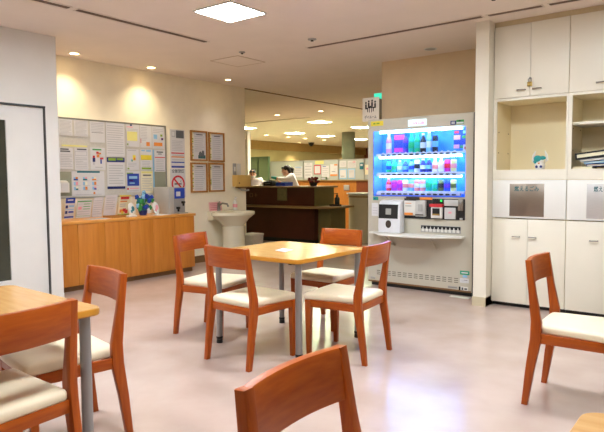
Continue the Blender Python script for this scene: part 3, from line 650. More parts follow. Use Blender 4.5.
# ornament in the niche
ox, oy, oz = -1.475, YF+.1, 1.2655
t = thing('ceramic_ornament', 'small white and teal ceramic ornament with two curved horns in the niche', 'ornament', (ox, oy, oz))
MB().lathe([(.03, 0), (.036, .005), (.044, .03), (.042, .05), (.03, .065), (.036, .085), (.03, .1), (.02, .105)], (ox, oy, oz), 20).build('body', M_offw, t)
for s in (-1, 1):
    MB().tube([(ox+s*.03, oy, oz+.05), (ox+s*.058, oy, oz+.085), (ox+s*.056, oy, oz+.13), (ox+s*.04, oy, oz+.17)], [.012, .013, .011, .004], 10).build('horn', M_offw, t)
    MB().ell((ox+s*.018, oy-.04, oz+.028), (.012, .006, .012)).build('blue_spot', M_navy, t)
MB().ell((ox-.014, oy-.024, oz+.1), (.036, .022, .03)).ell((ox+.026, oy-.022, oz+.106), (.03, .018, .018)).ell((ox-.04, oy-.01, oz+.075), (.016, .012, .02)).build('teal_glaze', mat('teal_glaze', (40, 150, 150), .25), t)
MB().ell((ox, oy-.038, oz+.058), (.009, .006, .008)).build('orange_spot', M_ora, t)
# books in the right niche
def book(x0, x1, z, h, dep, rot, c, label, tilt=0., y=YF+.05, q=.005):
    t = thing('book', label, 'book', (x0, y, z), 'books in the right cabinet niche'); L = x1-x0
    cv = MB().box(0, 0, 0, L, dep, q).box(0, 0, h-q, L, dep, h).box(0, 0, q, q, dep, h-q)
    cv.build('cover', c, None).parent = t
    pg = MB().box(q, .004, q, L-.004, dep-.004, h-q).build('pages', M_crmp); pg.parent = t
    t.rotation_euler = (0, -tilt, rot)
book(-1.185, -1.03, 1.2656, .022, .2, .0, M_crmp, 'pale cream booklet lying lowest at the left of the stack', y=YF+.03)
book(-1.08, -.74, 1.2885, .02, .22, .02, M_navy, 'navy book lying flat on the pale booklet', y=YF+.04)
book(-1.1, -.76, 1.309, .016, .22, -.03, M_lblue, 'light blue book lying on the navy book', y=YF+.05, tilt=.06)
book(-1.13, -.74, 1.3275, .016, .22, -.02, M_paper, 'white booklet slanting above the light blue book', y=YF+.05, tilt=.1)
book(-1.17, -.73, 1.346, .055, .26, .0, M_black, 'thick black binder slanting on top of the stack', y=YF+.06, tilt=.12, q=.013)

# ------------------------------------------------------------------ vending machine
VX0, VX1, VY, VYB, VT = -3.335, -2.135, 5.55, 6.22, 1.842
t = thing('vending_machine', 'grey beige drinks vending machine with a glowing blue display', 'vending machine', ((VX0+VX1)/2, VY, 0))
DX0, DX1, DZ0, DZ1, DD = -3.272, -2.214, 1.0, 1.715, .2
b = MB()
b.box(VX0, VY+DD, .045, VX1, VYB, VT)                                     # rear cabinet
b.box(VX0, VY, .045, VX1, VY+DD, DZ0); b.box(VX0, VY, DZ1, VX1, VY+DD, VT)   # door below and above the display
b.box(VX0, VY, DZ0, DX0, VY+DD, DZ1); b.box(DX1, VY, DZ0, VX1, VY+DD, DZ1)
b.build('machine_body', M_vend, t)
bx(VX1, VY+.01, .03, VX1+.012, VYB, VT).build('side_panel', M_vendd, t)
bx(VX0+.02, VY+.05, .0, VX1-.02, VYB-.02, .045).build('base', M_black, t)
MB().box(VX0+.005, VY-.004, .045, VX1-.005, VY, .062).build('kick_strip', M_brown, t)
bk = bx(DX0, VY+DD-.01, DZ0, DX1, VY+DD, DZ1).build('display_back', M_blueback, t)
# inner sides of the lit window
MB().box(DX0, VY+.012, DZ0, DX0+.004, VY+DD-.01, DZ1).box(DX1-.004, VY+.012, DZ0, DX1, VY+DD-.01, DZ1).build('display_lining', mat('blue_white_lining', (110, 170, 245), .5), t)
bx(DX0, VY+.004, DZ0, DX1, VY+.01, DZ1).build('display_glass', G_clear, t)
rows = [(1.47, 1.452), (1.262, 1.238), (1.06, 1.03)]
for zb, zbtn in rows:
    sh = MB().box(DX0+.03, VY+.02, zbtn-.016, DX1-.06, VY+.06, zbtn+.012).box(DX0+.03, VY+.04, zbtn+.004, DX1-.03, VY+DD-.01, zb-.001).build('product_shelf', mat('shelf_glare_lavender', (226, 224, 246), .5), t)  # lavender-white glare on the rails is put into this colour
    for k in range(13):
        x = -3.158+.0684*k
        MB().box(x-.022, VY+.012, zbtn-.011, x+.012, VY+.02, zbtn+.006, bev=.002).box(x+.014, VY+.013, zbtn-.009, x+.022, VY+.02, zbtn+.004).build('button', M_black if k % 4 else M_inkd, sh)
        MB().prism([(x-.016, zbtn+.012), (x+.016, zbtn+.012), (x+.008, zbtn+.026), (x-.008, zbtn+.026)], VY+.022, VY+.03, 'y').build('price_tab', M_paper, sh)
for zt in (1.700, 1.425, 1.218):
    MB().tube([(DX0+.05, VY+.06, zt), (DX1-.06, VY+.06, zt)], .012, 10).build('light_tube', M_led, t)
# lit logo panel, stickers
lg = MB().box(-2.845, VY-.006, 1.742, -2.633, VY+.002, 1.812, bev=.003).build('logo_panel', M_sign, t)
text_bm('Coca-Cola', .05, (-2.739, VY-.0075, 1.776), '-y', shear=.35, width=.15).build('logo_lettering', M_pinktxt, lg)
def stick(name, x0, x1, z0, z1, m_, parent=None, marks=()):
    o = MB().box(x0, VY-.002, z0, x1, VY, z1)
    ms = [m_]
    for (u0, v0, u1, v1, mm) in marks:
        if mm not in ms: ms.append(mm)
        o.box(x0+u0*(x1-x0), VY-.0026, z0+v0*(z1-z0), x0+u1*(x1-x0), VY-.002, z0+v1*(z1-z0), mi=ms.index(mm))
    return o.build(name, ms, t)
stick('yellow_sticker', -3.3, -3.145, 1.772, 1.824, M_yel, marks=[(.2, .35, .38, .65, M_lime), (.45, .35, .7, .65, M_lime)])
stick('dark_sticker', -2.374, -2.315, 1.73, 1.77, M_navy, marks=[(.2, .2, .8, .8, M_ink)])
stick('green_notice_sticker', -2.312, -2.233, 1.733, 1.776, M_green, marks=[(.05, .1, .95, .5, M_paper), (.3, .6, .6, .9, M_black)])
stick('teal_sticker', -3.272, -3.205, .958, .994, mat('teal_sticker_print', (20, 150, 130), .5), marks=[(.2, .3, .5, .7, M_blue)])
stick('white_card', -3.288, -3.204, .782, .927, M_paper, marks=[(.15, .2, .85, .24, M_ink), (.15, .4, .85, .44, M_ink), (.15, .6, .85, .64, M_ink)])
stick('green_sticker', -2.256, -2.158, .222, .262, mat('sea_green_sticker', (40, 156, 120), .5), marks=[(.15, .35, .85, .65, M_paper)])
stick('blue_sticker', -2.228, -2.18, .194, .217, M_lblue)
stick('white_sticker', -2.256, -2.163, .139, .186, M_paper, marks=[(.1, .5, .5, .6, M_ink), (.45, .55, .85, .65, M_inkd), (.2, .2, .8, .28, M_ink)])
stick('rating_plate', -2.385, -2.28, .068, .094, M_greyp, marks=[(.05, .4, .95, .6, M_inkd)])
stick('small_label', -2.268, -2.17, .056, .1, M_offw, marks=[(0, .05, .2, .95, M_black), (.3, .2, .5, .8, M_inkd), (.6, .3, .9, .7, M_inkd)])
# e-money reader
rd = MB(); pr = [(-.002, .617), (-.11, .617), (-.118, .68), (-.105, .90), (-.085, .945), (-.05, .962), (-.002, .966)]
rd.prism([(VY+a, z) for a, z in pr], -3.145, -2.88, 'x', bev=.012); rd = rd.build('card_reader', mat('reader_white', (222, 222, 226), .35), t)
MB().prism([(VY-.108, .768), (VY-.1155, .768), (VY-.1075, .918), (VY-.09, .918)], -3.135, -2.905, 'x').build('reader_screen', M_black, rd)
MB().prism([(VY-.11, .81), (VY-.1155, .81), (VY-.1115, .875), (VY-.106, .875)], -3.05, -2.985, 'x').build('reader_display', M_greyp, rd)
mb = MB().lathe([(.03, -.003), (.035, .0), (.035, .004), (.0, .004)], (0, 0, 0), 20, sx=.95, sy=1.2); mb.xf(Matrix.Translation((-3.015, VY-.115, .708)) @ Matrix.Rotation(PI/2, 4, 'X')); mb.build('reader_target', M_dark, rd)
# payment panel
pp = MB().box(-2.885, VY-.008, .772, -2.21, VY, .985, bev=.003).build('payment_panel', M_black, t)
cu = MB().box(-2.868, VY-.045, .805, -2.72, VY-.008, .96, bev=.006).build('coin_unit', M_offw, t)
MB().box(-2.862, VY-.052, .808, -2.762, VY-.044, .834, bev=.003).build('coin_return', M_ora, cu); MB().box(-2.85, VY-.048, .9, -2.78, VY-.044, .91).box(-2.85, VY-.048, .93, -2.78, VY-.044, .936, mi=1).build('coin_slot', [M_greyp, M_ora], cu)
cu = MB().box(-2.735, VY-.05, .797, -2.622, VY-.008, .965, bev=.006).build('coin_lever_unit', mat('pale_grey_plastic', (196, 194, 190), .4), t)
MB().box(-2.7, VY-.056, .85, -2.65, VY-.049, .925, bev=.003).box(-2.69, VY-.058, .86, -2.66, VY-.056, .89).build('lever', M_greyp, cu)
MB().box(-2.73, VY-.056, .81, -2.64, VY-.049, .82).build('unit_slot', M_dark, cu)
MB().box(-2.7, VY-.015, .972, -2.56, VY-.008, .998, bev=.002).build('orange_plate', M_ora, t)
MB().box(-2.86, VY-.012, .972, -2.705, VY-.006, 1.0, bev=.002).build('brown_plate', M_dark, t)
dp = MB().box(-2.55, VY-.014, .935, -2.437, VY-.008, .983, bev=.002).build('amount_display', mat('display_black', (30, 34, 36), .2), t)
MB().box(-2.47, VY-.0148, .955, -2.45, VY-.014, .975).build('green_indicator', mat('green_led', (40, 200, 80), .4, emit=(30, 220, 80), estr=.6), dp)
br = MB().box(-2.558, VY-.05, .785, -2.44, VY-.008, .9, bev=.006).build('bill_reader', M_offw, t)
MB().box(-2.572, VY-.06, .9, -2.433, VY-.008, .932, bev=.004).build('red_hood', M_red, br)
MB().box(-2.54, VY-.052, .825, -2.46, VY-.049, .888).build('bill_opening', M_black, br); MB().box(-2.54, VY-.054, .815, -2.46, VY-.049, .832).build('bill_lip', M_brass, br)
MB().box(-2.428, VY-.02, .914, -2.272, VY-.008, .975, bev=.003).build('instruction_plate', mat('pale_plate', (190, 190, 188), .4), t)
w2 = MB().box(-2.423, VY-.018, .779, -2.304, VY-.008, .896, bev=.003).build('notice_plate', mat('pale_plate_two', (200, 198, 196), .4), t)
MB().ell((-2.362, VY-.019, .846), (.02, .002, .011)).build('red_mark', M_pink, w2)
lk = MB().box(-2.276, VY-.03, .868, -2.225, VY-.008, .982, bev=.006).build('door_lock', M_chrome, t)
MB().lathe([(.013, 0), (.013, .01)], (0, 0, 0), 14).xf(Matrix.Translation((-2.25, VY-.03, .945)) @ Matrix.Rotation(PI/2, 4, 'X')).build('lock_cylinder', M_steel, lk)
MB().box(-2.262, VY-.014, .772, -2.232, VY-.008, .794).build('small_catch', M_greyp, t)
# button strip
ps = MB().box(-2.69, VY-.006, .633, -2.25, VY, .706, bev=.002).build('selection_strip', M_greyp, t)
MB().box(-2.685, VY-.008, .668, -2.255, VY-.006, .702).build('strip_backing', M_black, ps)
for k in range(10):
    x = -2.663+.0425*k
    MB().box(x-.0155, VY-.012, .64, x+.0155, VY-.006, .67, bev=.002).prism([(x-.008, .672), (x+.008, .672), (x, .695)], VY-.01, VY-.008, 'y').build('strip_button', M_offw, ps)
# fold-out tray
tr = MB().prism([(-3.276, VY), (-2.205, VY), (-2.205, VY-.1), (-2.28, VY-.11), (-2.5, VY-.26), (-2.6, VY-.29), (-2.95, VY-.29), (-3.06, VY-.25), (-3.2, VY-.09), (-3.276, VY-.08)], .594, .612, 'z', bev=.004).build('drop_shelf', mat('shelf_offwhite', (228, 225, 218), .4), t)
for x in (-3.02, -2.5):
    s = -1 if x < -2.8 else 1
    MB().tube([(x-s*.02, VY-.002, .47), (x-s*.0, VY-.1, .53), (x, VY-.21, .592)], .012, 6).build('shelf_bracket', M_vend, tr)
# louvres
mb = MB()
for k in range(15):
    x = -3.2+.0645*k
    if x > -2.27: break
    for r_ in range(3): mb.box(x-.022, VY-.0015, .132+.02*r_, x+.022, VY, .140+.02*r_)
mb.build('louvres', mat('louvre_shadow', (112, 104, 94), .7), t)
MB().box(-3.3, VY-.006, .075, -3.24, VY, .1, bev=.002).build('left_label', M_greyp, t)
for x in (VX0+.08, VX1-.08): MB().lathe([(.03, 0), (.03, .04)], (x, VY+.1, 0), 12).build('foot', M_dark, t)
# poster cards inside the display, right and centre
pc = MB().box(-2.40, VY+.15, 1.5, -2.225, VY+.155, 1.69, mi=0)
pc.box(-2.395, VY+.147, 1.655, -2.345, VY+.15, 1.68, mi=1).box(-2.40, VY+.147, 1.59, -2.33, VY+.15, 1.635, mi=2).box(-2.31, VY+.147, 1.6, -2.25, VY+.15, 1.63, mi=3).box(-2.4, VY+.147, 1.5, -2.34, VY+.15, 1.54, mi=2).box(-2.33, VY+.147, 1.5, -2.26, VY+.15, 1.53, mi=3).box(-2.3, VY+.147, 1.65, -2.23, VY+.15, 1.68, mi=4)
pc.build('display_poster', [M_blue, M_red, M_pink, M_green, M_lblue], t)
MB().box(-2.28, VY+.1, 1.47, -2.225, VY+.105, 1.535, mi=0).box(-2.265, VY+.098, 1.485, -2.24, VY+.1, 1.515, mi=1).build('price_card', [M_paper, M_red], t)
MB().box(-3.095, VY+.15, 1.48, -2.955, VY+.156, 1.69, mi=0).box(-3.09, VY+.147, 1.62, -2.96, VY+.15, 1.67, mi=1).box(-3.09, VY+.147, 1.485, -2.96, VY+.15, 1.53, mi=1).box(-3.09, VY+.147, 1.535, -2.96, VY+.15, 1.61, mi=2).build('advert_card', [mat('violet_card', (90, 60, 230), .5), mat('magenta_card', (240, 60, 190), .5), mat('royal_blue_card', (40, 70, 240), .5)], t)
MB().box(-2.27, VY+.14, 1.28, -2.225, VY+.145, 1.42, mi=0).box(-2.262, VY+.138, 1.3, -2.235, VY+.14, 1.36, mi=1).build('side_poster', [M_blue, M_lblue], t)
MB().box(-2.27, VY+.14, 1.075, -2.225, VY+.145, 1.2, mi=0).box(-2.262, VY+.138, 1.1, -2.235, VY+.14, 1.15, mi=1).build('side_poster', [M_blue, M_lblue], t)

# sample drinks
DC = {'pink': (244, 150, 186), 'magenta': (226, 40, 180), 'violet': (110, 60, 220), 'green': (30, 200, 130), 'teal green': (20, 200, 180), 'black': (26, 28, 40), 'light blue': (130, 200, 245), 'blue': (30, 80, 220), 'white': (236, 240, 246), 'navy': (24, 40, 130), 'cream': (240, 226, 200), 'red': (226, 30, 50), 'salmon': (250, 150, 140), 'yellow': (226, 214, 130), 'purple': (190, 40, 220), 'olive': (110, 120, 60)}
def dmat(c): return mat('drink_'+c.replace(' ', '_'), DC[c], .3, var=.04)
ordn = ['first', 'second', 'third', 'fourth', 'fifth', 'sixth', 'seventh', 'eighth', 'ninth', 'tenth', 'eleventh', 'twelfth', 'thirteenth']
def drink(kind, x, z, h, c, c2, row, k):
    y = VY+.09
    t_ = thing('drink_'+kind, '%s %s, %s drink from the left in the %s row of the vending display' % (c, kind, ordn[k], row), 'drink', (x, y, z), 'sample drinks in the %s row' % row)
    if kind == 'bottle':
        r = .031
        MB().lathe([(r*.85, 0), (r, .006), (r, h*.58), (r*.95, h*.64), (r*.45, h*.86), (r*.42, h*.9)], (x, y, z+.0005), 14).build('bottle_body', dmat(c), t_)
        MB().lathe([(r*.48, h*.9), (r*.48, h), (r*.4, h)], (x, y, z), 12).build('cap', dmat(c2), t_)
        MB().lathe([(r*1.02, h*.22), (r*1.02, h*.52)], (x, y, z), 14).build('wrapper', dmat(c2), t_)
    else:
        r = .031
        MB().lathe([(r*.86, 0), (r, .008), (r, h*.9), (r*.84, h*.97), (r*.84, h), (r*.76, h*.985)], (x, y, z+.0005), 14).build('can_body', dmat(c), t_)
        MB().lathe([(r*1.02, h*.3), (r*1.02, h*.66)], (x, y, z), 14).build('wrapper', dmat(c2), t_)
row1 = [('bottle', 'pink', 'cream', .22), None, None, ('bottle', 'violet', 'blue', .2), ('bottle', 'teal green', 'green', .21), ('bottle', 'green', 'teal green', .21), ('bottle', 'black', 'white', .2), ('bottle', 'light blue', 'white', .22), ('can', 'black', 'light blue', .17)]
row2 = [('bottle', 'green', 'blue', .14), ('bottle', 'teal green', 'green', .14), ('bottle', 'light blue', 'white', .13), ('bottle', 'blue', 'light blue', .13), ('bottle', 'light blue', 'blue', .13), ('can', 'white', 'black', .13), ('bottle', 'navy', 'white', .14), ('bottle', 'navy', 'light blue', .14), ('bottle', 'cream', 'salmon', .145), ('bottle', 'white', 'cream', .145), ('can', 'magenta', 'red', .125), ('can', 'yellow', 'salmon', .125)]
row3 = [('bottle', 'red', 'pink', .135), ('can', 'purple', 'magenta', .115), ('can', 'magenta', 'purple', .115), ('can', 'white', 'salmon', .12), ('can', 'light blue', 'salmon', .12), ('can', 'salmon', 'white', .12), ('can', 'salmon', 'white', .12), ('can', 'teal green', 'green', .13), ('bottle', 'green', 'teal green', .13), ('can', 'olive', 'black', .12), ('can', 'blue', 'violet', .12), ('can', 'yellow', 'olive', .12)]
for row, zb, lst in (('top', rows[0][0], row1), ('middle', rows[1][0], row2), ('bottom', rows[2][0], row3)):
    n_ = -1
    for k, dd in enumerate(lst):
        if dd is None: continue
        n_ += 1
        drink(dd[0], -3.125+.0684*k, zb, dd[3], dd[1], dd[2], row, n_)
# flat sheet on the floor by the machine
tag(bx(-2.33, 5.45, .0005, -2.13, 5.52, .006).build('floor_mat', mat('pale_mat', (214, 210, 196), .6)), 'thin pale strip lying on the floor before the vending machine', 'mat')
# hanging picture sign
t = thing('wall_sign', 'square white sign with dark seated figures hung at the wall end', 'sign', (-3.68, 6.2, 2.04))
MB().box(-3.803, 6.19, 1.9, -3.57, 6.202, 2.19, bev=.003).build('sign_plate', mat('sign_white', (246, 240, 228), .5), t)
mb = MB()
for cx, q, zt in ((-3.752, 1, 2.13), (-3.712, 1, 2.145), (-3.665, -1, 2.15), (-3.622, -1, 2.135)):
    mb.ell((cx, 6.189, zt), (.0125, .002, .0135), u=12, v=8)
    mb.box(cx-.011, 6.187, zt-.075, cx+.011, 6.19, zt-.018); mb.box(cx-.011, 6.187, zt-.078, cx+q*.03, 6.19, zt-.062)
    if abs(cx+3.687) > .04: mb.box(cx+q*.02, 6.187, zt-.115, cx+q*.031, 6.19, zt-.062)
mb.box(-3.722, 6.187, 2.062, -3.652, 6.1895, 2.072); mb.box(-3.705, 6.187, 2.01, -3.697, 6.1895, 2.062); mb.box(-3.675, 6.187, 2.01, -3.667, 6.1895, 2.062)
mb.build('pictogram', M_black, t)
text_bm('デイルーム', .042, (-3.687, 6.1885, 1.95), '-y', width=.17).build('lettering', M_inkd, t)
bx(-3.6, 6.202, 1.92, -3.57, 6.27, 2.17).build('bracket', M_chrome, t)

# ------------------------------------------------------------------ reception
def rounded_end(x0, x1, y0, y1, r, n=10):
    P = [(x0, y1), (x0, y0)]
    for k in range(n+1):
        a = -PI/2+PI/2*k/n; P.append((x1-r+r*math.cos(a), y0+r+r*math.sin(a)))
    P.append((x1, y1)); return P
t = thing('reception_counter', 'two level dark maroon reception counter beyond the basin', 'counter', (-7.6, 8.6, 0))
bx(-10.3, 8.4, .08, -6.18, 9.0, .665).build('counter_base', M_maroon, t)
bx(-10.3, 8.44, 0, -6.22, 9.0, .08).build('plinth', M_black, t)
MB().prism(rounded_end(-10.3, -5.72, 8.13, 9.02, .5), .665, .7, 'z', bev=.006).build('writing_ledge', M_ctop, t)
bx(-10.3, 8.42, .7, -6.18, 9.0, 1.03).build('upper_front', M_maroon, t)
bx(-6.18, 8.4, .7, -6.16, 9.0, 1.03).build('end_panel', M_olive, t)
MB().prism(rounded_end(-10.3, -6.1, 8.36, 9.04, .08), 1.03, 1.062, 'z', bev=.005).build('counter_top', M_ctop, t)
MB().box(-6.18, 8.52, 0, -5.9, 9.0, .665).build('side_panel', M_olive, t)
pq = bx(-7.05, 8.395, .79, -6.83, 8.42, 1.02).build('plaque', mat('olive_plaque', (124, 116, 74), .6, var=.15, scale=20), t)
MB().box(-7.78, 8.412, .845, -7.7, 8.42, .853).box(-7.78, 8.412, .915, -7.7, 8.42, .923).box(-7.78, 8.412, .845, -7.772, 8.42, .923).box(-7.708, 8.412, .845, -7.7, 8.42, .923).box(-7.66, 8.412, .88, -7.58, 8.42, .888).box(-7.624, 8.412, .845, -7.616, 8.42, .923).build('front_symbols', mat('gold_lettering', (140, 104, 66), .5), t)
t = thing('curved_counter', 'cream rounded counter with a white rim between reception and vending machine', 'counter', (-5.4, 9.2, 0))
def cap_l(x0, x1, y0, y1, n=12):
    r = (y1-y0)/2; return [(x1, y0), (x1, y1)]+[(x0+r+r*math.cos(PI/2+PI*k/n), (y0+y1)/2+r*math.sin(PI/2+PI*k/n)) for k in range(n+1)]
MB().prism(cap_l(-6.02, -4.2, 9.08, 9.7), 0, .9, 'z').build('counter_body', M_creamc, t)
MB().prism(cap_l(-6.07, -4.2, 9.05, 9.75), .9, .925, 'z', bev=.006).build('rim', M_offw, t)
MB().prism(cap_l(-6.05, -4.2, 9.065, 9.72), .845, .87, 'z').build('moulding', M_ctop, t)
t = thing('dispenser_bottle', 'black pump bottle at the right end of the reception ledge', 'bottle', (-5.92, 8.75, .7))
MB().lathe([(.045, 0), (.048, .01), (.048, .14), (.03, .16), (.02, .17)], (-5.92, 8.75, .7005), 16).build('bottle', mat('bottle_dark', (34, 44, 40), .3), t)
MB().lathe([(.022, .17), (.022, .2), (.01, .2), (.01, .22)], (-5.92, 8.75, .7), 12).box(-5.98, 8.74, .915, -5.905, 8.76, .93).build('pump', M_black, t)
tag(MB().box(-5.99, 8.6, .701, -5.8, 8.72, .73, bev=.005).build('leaflet_tray', M_dark), 'low dark tray lying at the right end of the reception ledge', 'tray')

# inner counter with glass screens
YI = 11.0
t = thing('inner_counter', 'orange wood inner counter behind the reception', 'counter', (-7.5, YI, 0))
bx(-9.6, YI, 0, -6.92, YI+.5, 1.14).build('counter_front', M_orwood, t)
bx(-6.92, YI, 0, -4.6, YI+.5, 1.14).build('brown_front', M_redwood, t)
MB().box(-9.62, YI-.03, 1.14, -4.58, YI+.53, 1.165, bev=.004).build('counter_top', M_ctop, t)
MB().box(-7.25, YI-.02, .93, -7.1, YI, 1.05, bev=.01).build('notice_plate', M_greyp, t)
gl = thing('glass_screen', 'long pale glass screen with papers standing on the inner counter', 'glass screen', (-7.3, YI, 1.165))
for x0, x1 in ((-9.5, -8.455), (-8.445, -7.435), (-7.425, -6.745), (-6.735, -4.65)):
    p = bx(x0, YI+.05, 1.17, x1, YI+.062, 1.63).build('glass_pane', G_screen, gl)
    MB().box(x0, YI+.045, 1.625, x1, YI+.067, 1.64).build('edge_strip', M_greyp, p)
for x in (-9.5, -8.45, -7.43, -6.74): bx(x-.012, YI+.04, 1.165, x+.012, YI+.07, 1.64).build('post', M_alu, gl)
gp = 'papers taped on the glass screen'
def gpaper(x0, x1, z0, z1, base, marks, label, name='taped_paper'):
    ms = [base]; mb = MB().box(x0, YI+.044, z0, x1, YI+.049, z1)
    for (u0, v0, u1, v1, mm) in marks:
        if mm not in ms: ms.append(mm)
        mb.box(x0+u0*(x1-x0), YI+.0425, z1-v1*(z1-z0), x0+u1*(x1-x0), YI+.044, z1-v0*(z1-z0), mi=ms.index(mm))
    tag(mb.build(name, ms), label, 'paper', gp)
L4 = lambda: [(.1, .2+.18*k, .9-.1*(k % 2), .26+.18*k, M_ink) for k in range(4)]
gpaper(-8.72, -8.48, 1.24, 1.5, M_paper, L4()+[(.1, .05, .9, .12, M_lblue)], 'paper with a light blue heading on the glass right behind the standing worker')
gpaper(-8.42, -8.18, 1.2, 1.58, M_paper, L4()+[(.3, .05, .7, .1, M_ink)], 'tall white paper on the glass left of the red bordered one')
gpaper(-8.13, -7.93, 1.3, 1.52, M_paper, [(0, 0, 1, .1, M_red), (0, .9, 1, 1, M_red), (0, 0, .1, 1, M_red), (.9, 0, 1, 1, M_red)], 'white paper with a red border on the glass')
gpaper(-8.1, -7.85, 1.54, 1.62, M_pyel, [], 'pale yellow paper at the top edge of the glass')
gpaper(-7.9, -7.7, 1.22, 1.5, M_paper, L4()+[(.1, .05, .6, .1, M_blue)], 'white paper right of the red bordered one on the glass')
gpaper(-7.66, -7.46, 1.26, 1.53, M_paper, [(.55, 0, 1, .12, M_ora), (0, .86, 1, 1, M_ora), (.2, .6, .7, .64, M_inkd), (.5, .4, .8, .44, M_ink)], 'white paper with orange bands on the glass')
gpaper(-7.4, -7.22, 1.46, 1.6, M_paper, L4(), 'small white paper high on the glass in front of the column')
gpaper(-7.41, -7.2, 1.19, 1.42, M_lblue, [(.1, .1, .9, .9, M_paper), (.2, .7, .7, .76, M_inkd)], 'light blue edged paper low on the glass, left one of the pair')
gpaper(-7.17, -6.98, 1.19, 1.42, M_lblue, [(.1, .1, .9, .9, M_paper), (.2, .3, .7, .36, M_ink)], 'light blue edged paper low on the glass, right one of the pair')
gpaper(-7.18, -6.95, 1.44, 1.6, M_paper, L4()+[(.6, .1, .9, .3, M_pink)], 'white paper with a pink mark high on the glass')
gpaper(-6.86, -6.76, 1.4, 1.55, M_teal2, [(.2, .2, .8, .5, M_paper)], 'narrow teal paper on the glass near the vending machine')
gpaper(-6.72, -6.55, 1.28, 1.5, M_crmp, [(.2, .3, .8, .5, M_pink)], 'cream paper with a pink patch on the glass next to the vending machine')
# green screen at the left and boxes
t = thing('green_partition', 'green framed glass partition behind the seated worker', 'partition', (-10.35, 11.5, 0))
bx(-10.7, 11.5, 1.0, -9.95, 11.52, 1.74).build('partition_glass', G_green, t)
bx(-10.75, 11.48, 0, -9.93, 11.54, 1.0).build('partition_base', M_grnbox, t)
MB().box(-10.72, 11.48, 1.74, -9.93, 11.54, 1.79).box(-9.97, 11.48, 1.0, -9.93, 11.54, 1.74).box(-10.35, 11.48, 1.0, -10.31, 11.54, 1.74).build('partition_frame', M_grnbox, t)
# things on the reception counter
t = thing('file_box', 'blue open file box on the reception counter before the standing worker', 'file box', (-7.0, 8.62, 1.062))
mb = MB(); mb.box(-7.17, 8.5, 1.0625, -6.95, 8.75, 1.07); mb.box(-7.17, 8.5, 1.07, -6.95, 8.508, 1.12); mb.box(-7.17, 8.742, 1.07, -6.95, 8.75, 1.135); mb.box(-7.17, 8.508, 1.07, -7.162, 8.742, 1.125); mb.box(-6.958, 8.508, 1.07, -6.95, 8.742, 1.125)
mb.build('box_shell', mat('royal_blue_plastic', (26, 66, 190), .4), t); bx(-7.13, 8.6, 1.07, -6.99, 8.64, 1.14).build('files', M_lblue, t)
t = thing('label_printer', 'small black printer on the reception counter between the two workers', 'printer', (-7.400, 8.6, 1.062))
MB().box(-7.500, 8.5, 1.0625, -7.280, 8.72, 1.15, bev=.012).build('printer_body', M_black, t); bx(-7.470, 8.56, 1.15, -7.310, 8.66, 1.17).build('printer_lid', M_dark, t); bx(-7.460, 8.495, 1.11, -7.320, 8.5, 1.118).build('paper_slot', M_greyp, t)
t = thing('pen_tub', 'white tub with papers beside the black printer', 'tub', (-7.56, 8.62, 1.062))
MB().lathe([(.055, 0), (.065, .07), (.06, .07), (.05, .01)], (-7.56, 8.62, 1.0625), 18).build('tub', M_offw, t)
MB().box(-7.58, 8.6, 1.07, -7.575, 8.65, 1.17).box(-7.55, 8.59, 1.07, -7.545, 8.65, 1.155).build('papers', M_crmp, t)
t = thing('flower_pot', 'dark red potted flowers at the right end of the reception counter', 'potted flowers', (-6.42, 8.7, 1.062))
MB().lathe([(.06, 0), (.08, .06), (.08, .07), (.07, .07)], (-6.42, 8.7, 1.0625), 16).build('pot', M_dark, t)
mb = MB()
for k in range(22):
    a = random.random()*6.28; r = .13*random.random()**.5
    mb.ell((-6.42+r*math.cos(a), 8.7+r*math.sin(a)*.6, 1.13+random.random()*.09), (.028, .028, .024), u=8, v=6)
mb.build('blooms', mat('dark_red_bloom', (120, 30, 20), .7, var=.3, scale=30), t)
t = thing('desk_clock', 'small dark green desk clock on the inner counter', 'clock', (-7.82, YI+.0, 1.165))
MB().box(-7.9, YI-.01, 1.1655, -7.74, YI+.03, 1.24, bev=.008).build('clock_case', M_grnbox, t); bx(-7.88, YI-.0115, 1.18, -7.76, YI-.01, 1.225).build('clock_face', M_ink, t)

# ------------------------------------------------------------------ people
def skin(name, joints, edges, m_, parent=None, levels=2, root=0):
    me = bpy.data.meshes.new(name); me.from_pydata([j[0] for j in joints], edges, [])
    ob = bpy.data.objects.new(name, me); C.objects.link(ob)
    md = ob.modifiers.new('skin', 'SKIN'); md.use_smooth_shade = True
    for i, j in enumerate(joints):
        v = me.skin_vertices[0].data[i]; r = j[1]; v.radius = r if isinstance(r, tuple) else (r, r)
        v.use_root = (i == root)
    ob.modifiers.new('sub', 'SUBSURF').levels = levels; ob.modifiers['sub'].render_levels = levels
    bpy.context.view_layer.update()
    ev = bpy.data.meshes.new_from_object(ob.evaluated_get(bpy.context.evaluated_depsgraph_get()))
    ob.modifiers.clear(); ob.data = ev; bpy.data.meshes.remove(me)
    ev.materials.clear(); ev.materials.append(m_)
    for f in ev.polygons: f.use_smooth = True; f.material_index = 0
    if parent: ob.parent = parent
    return ob
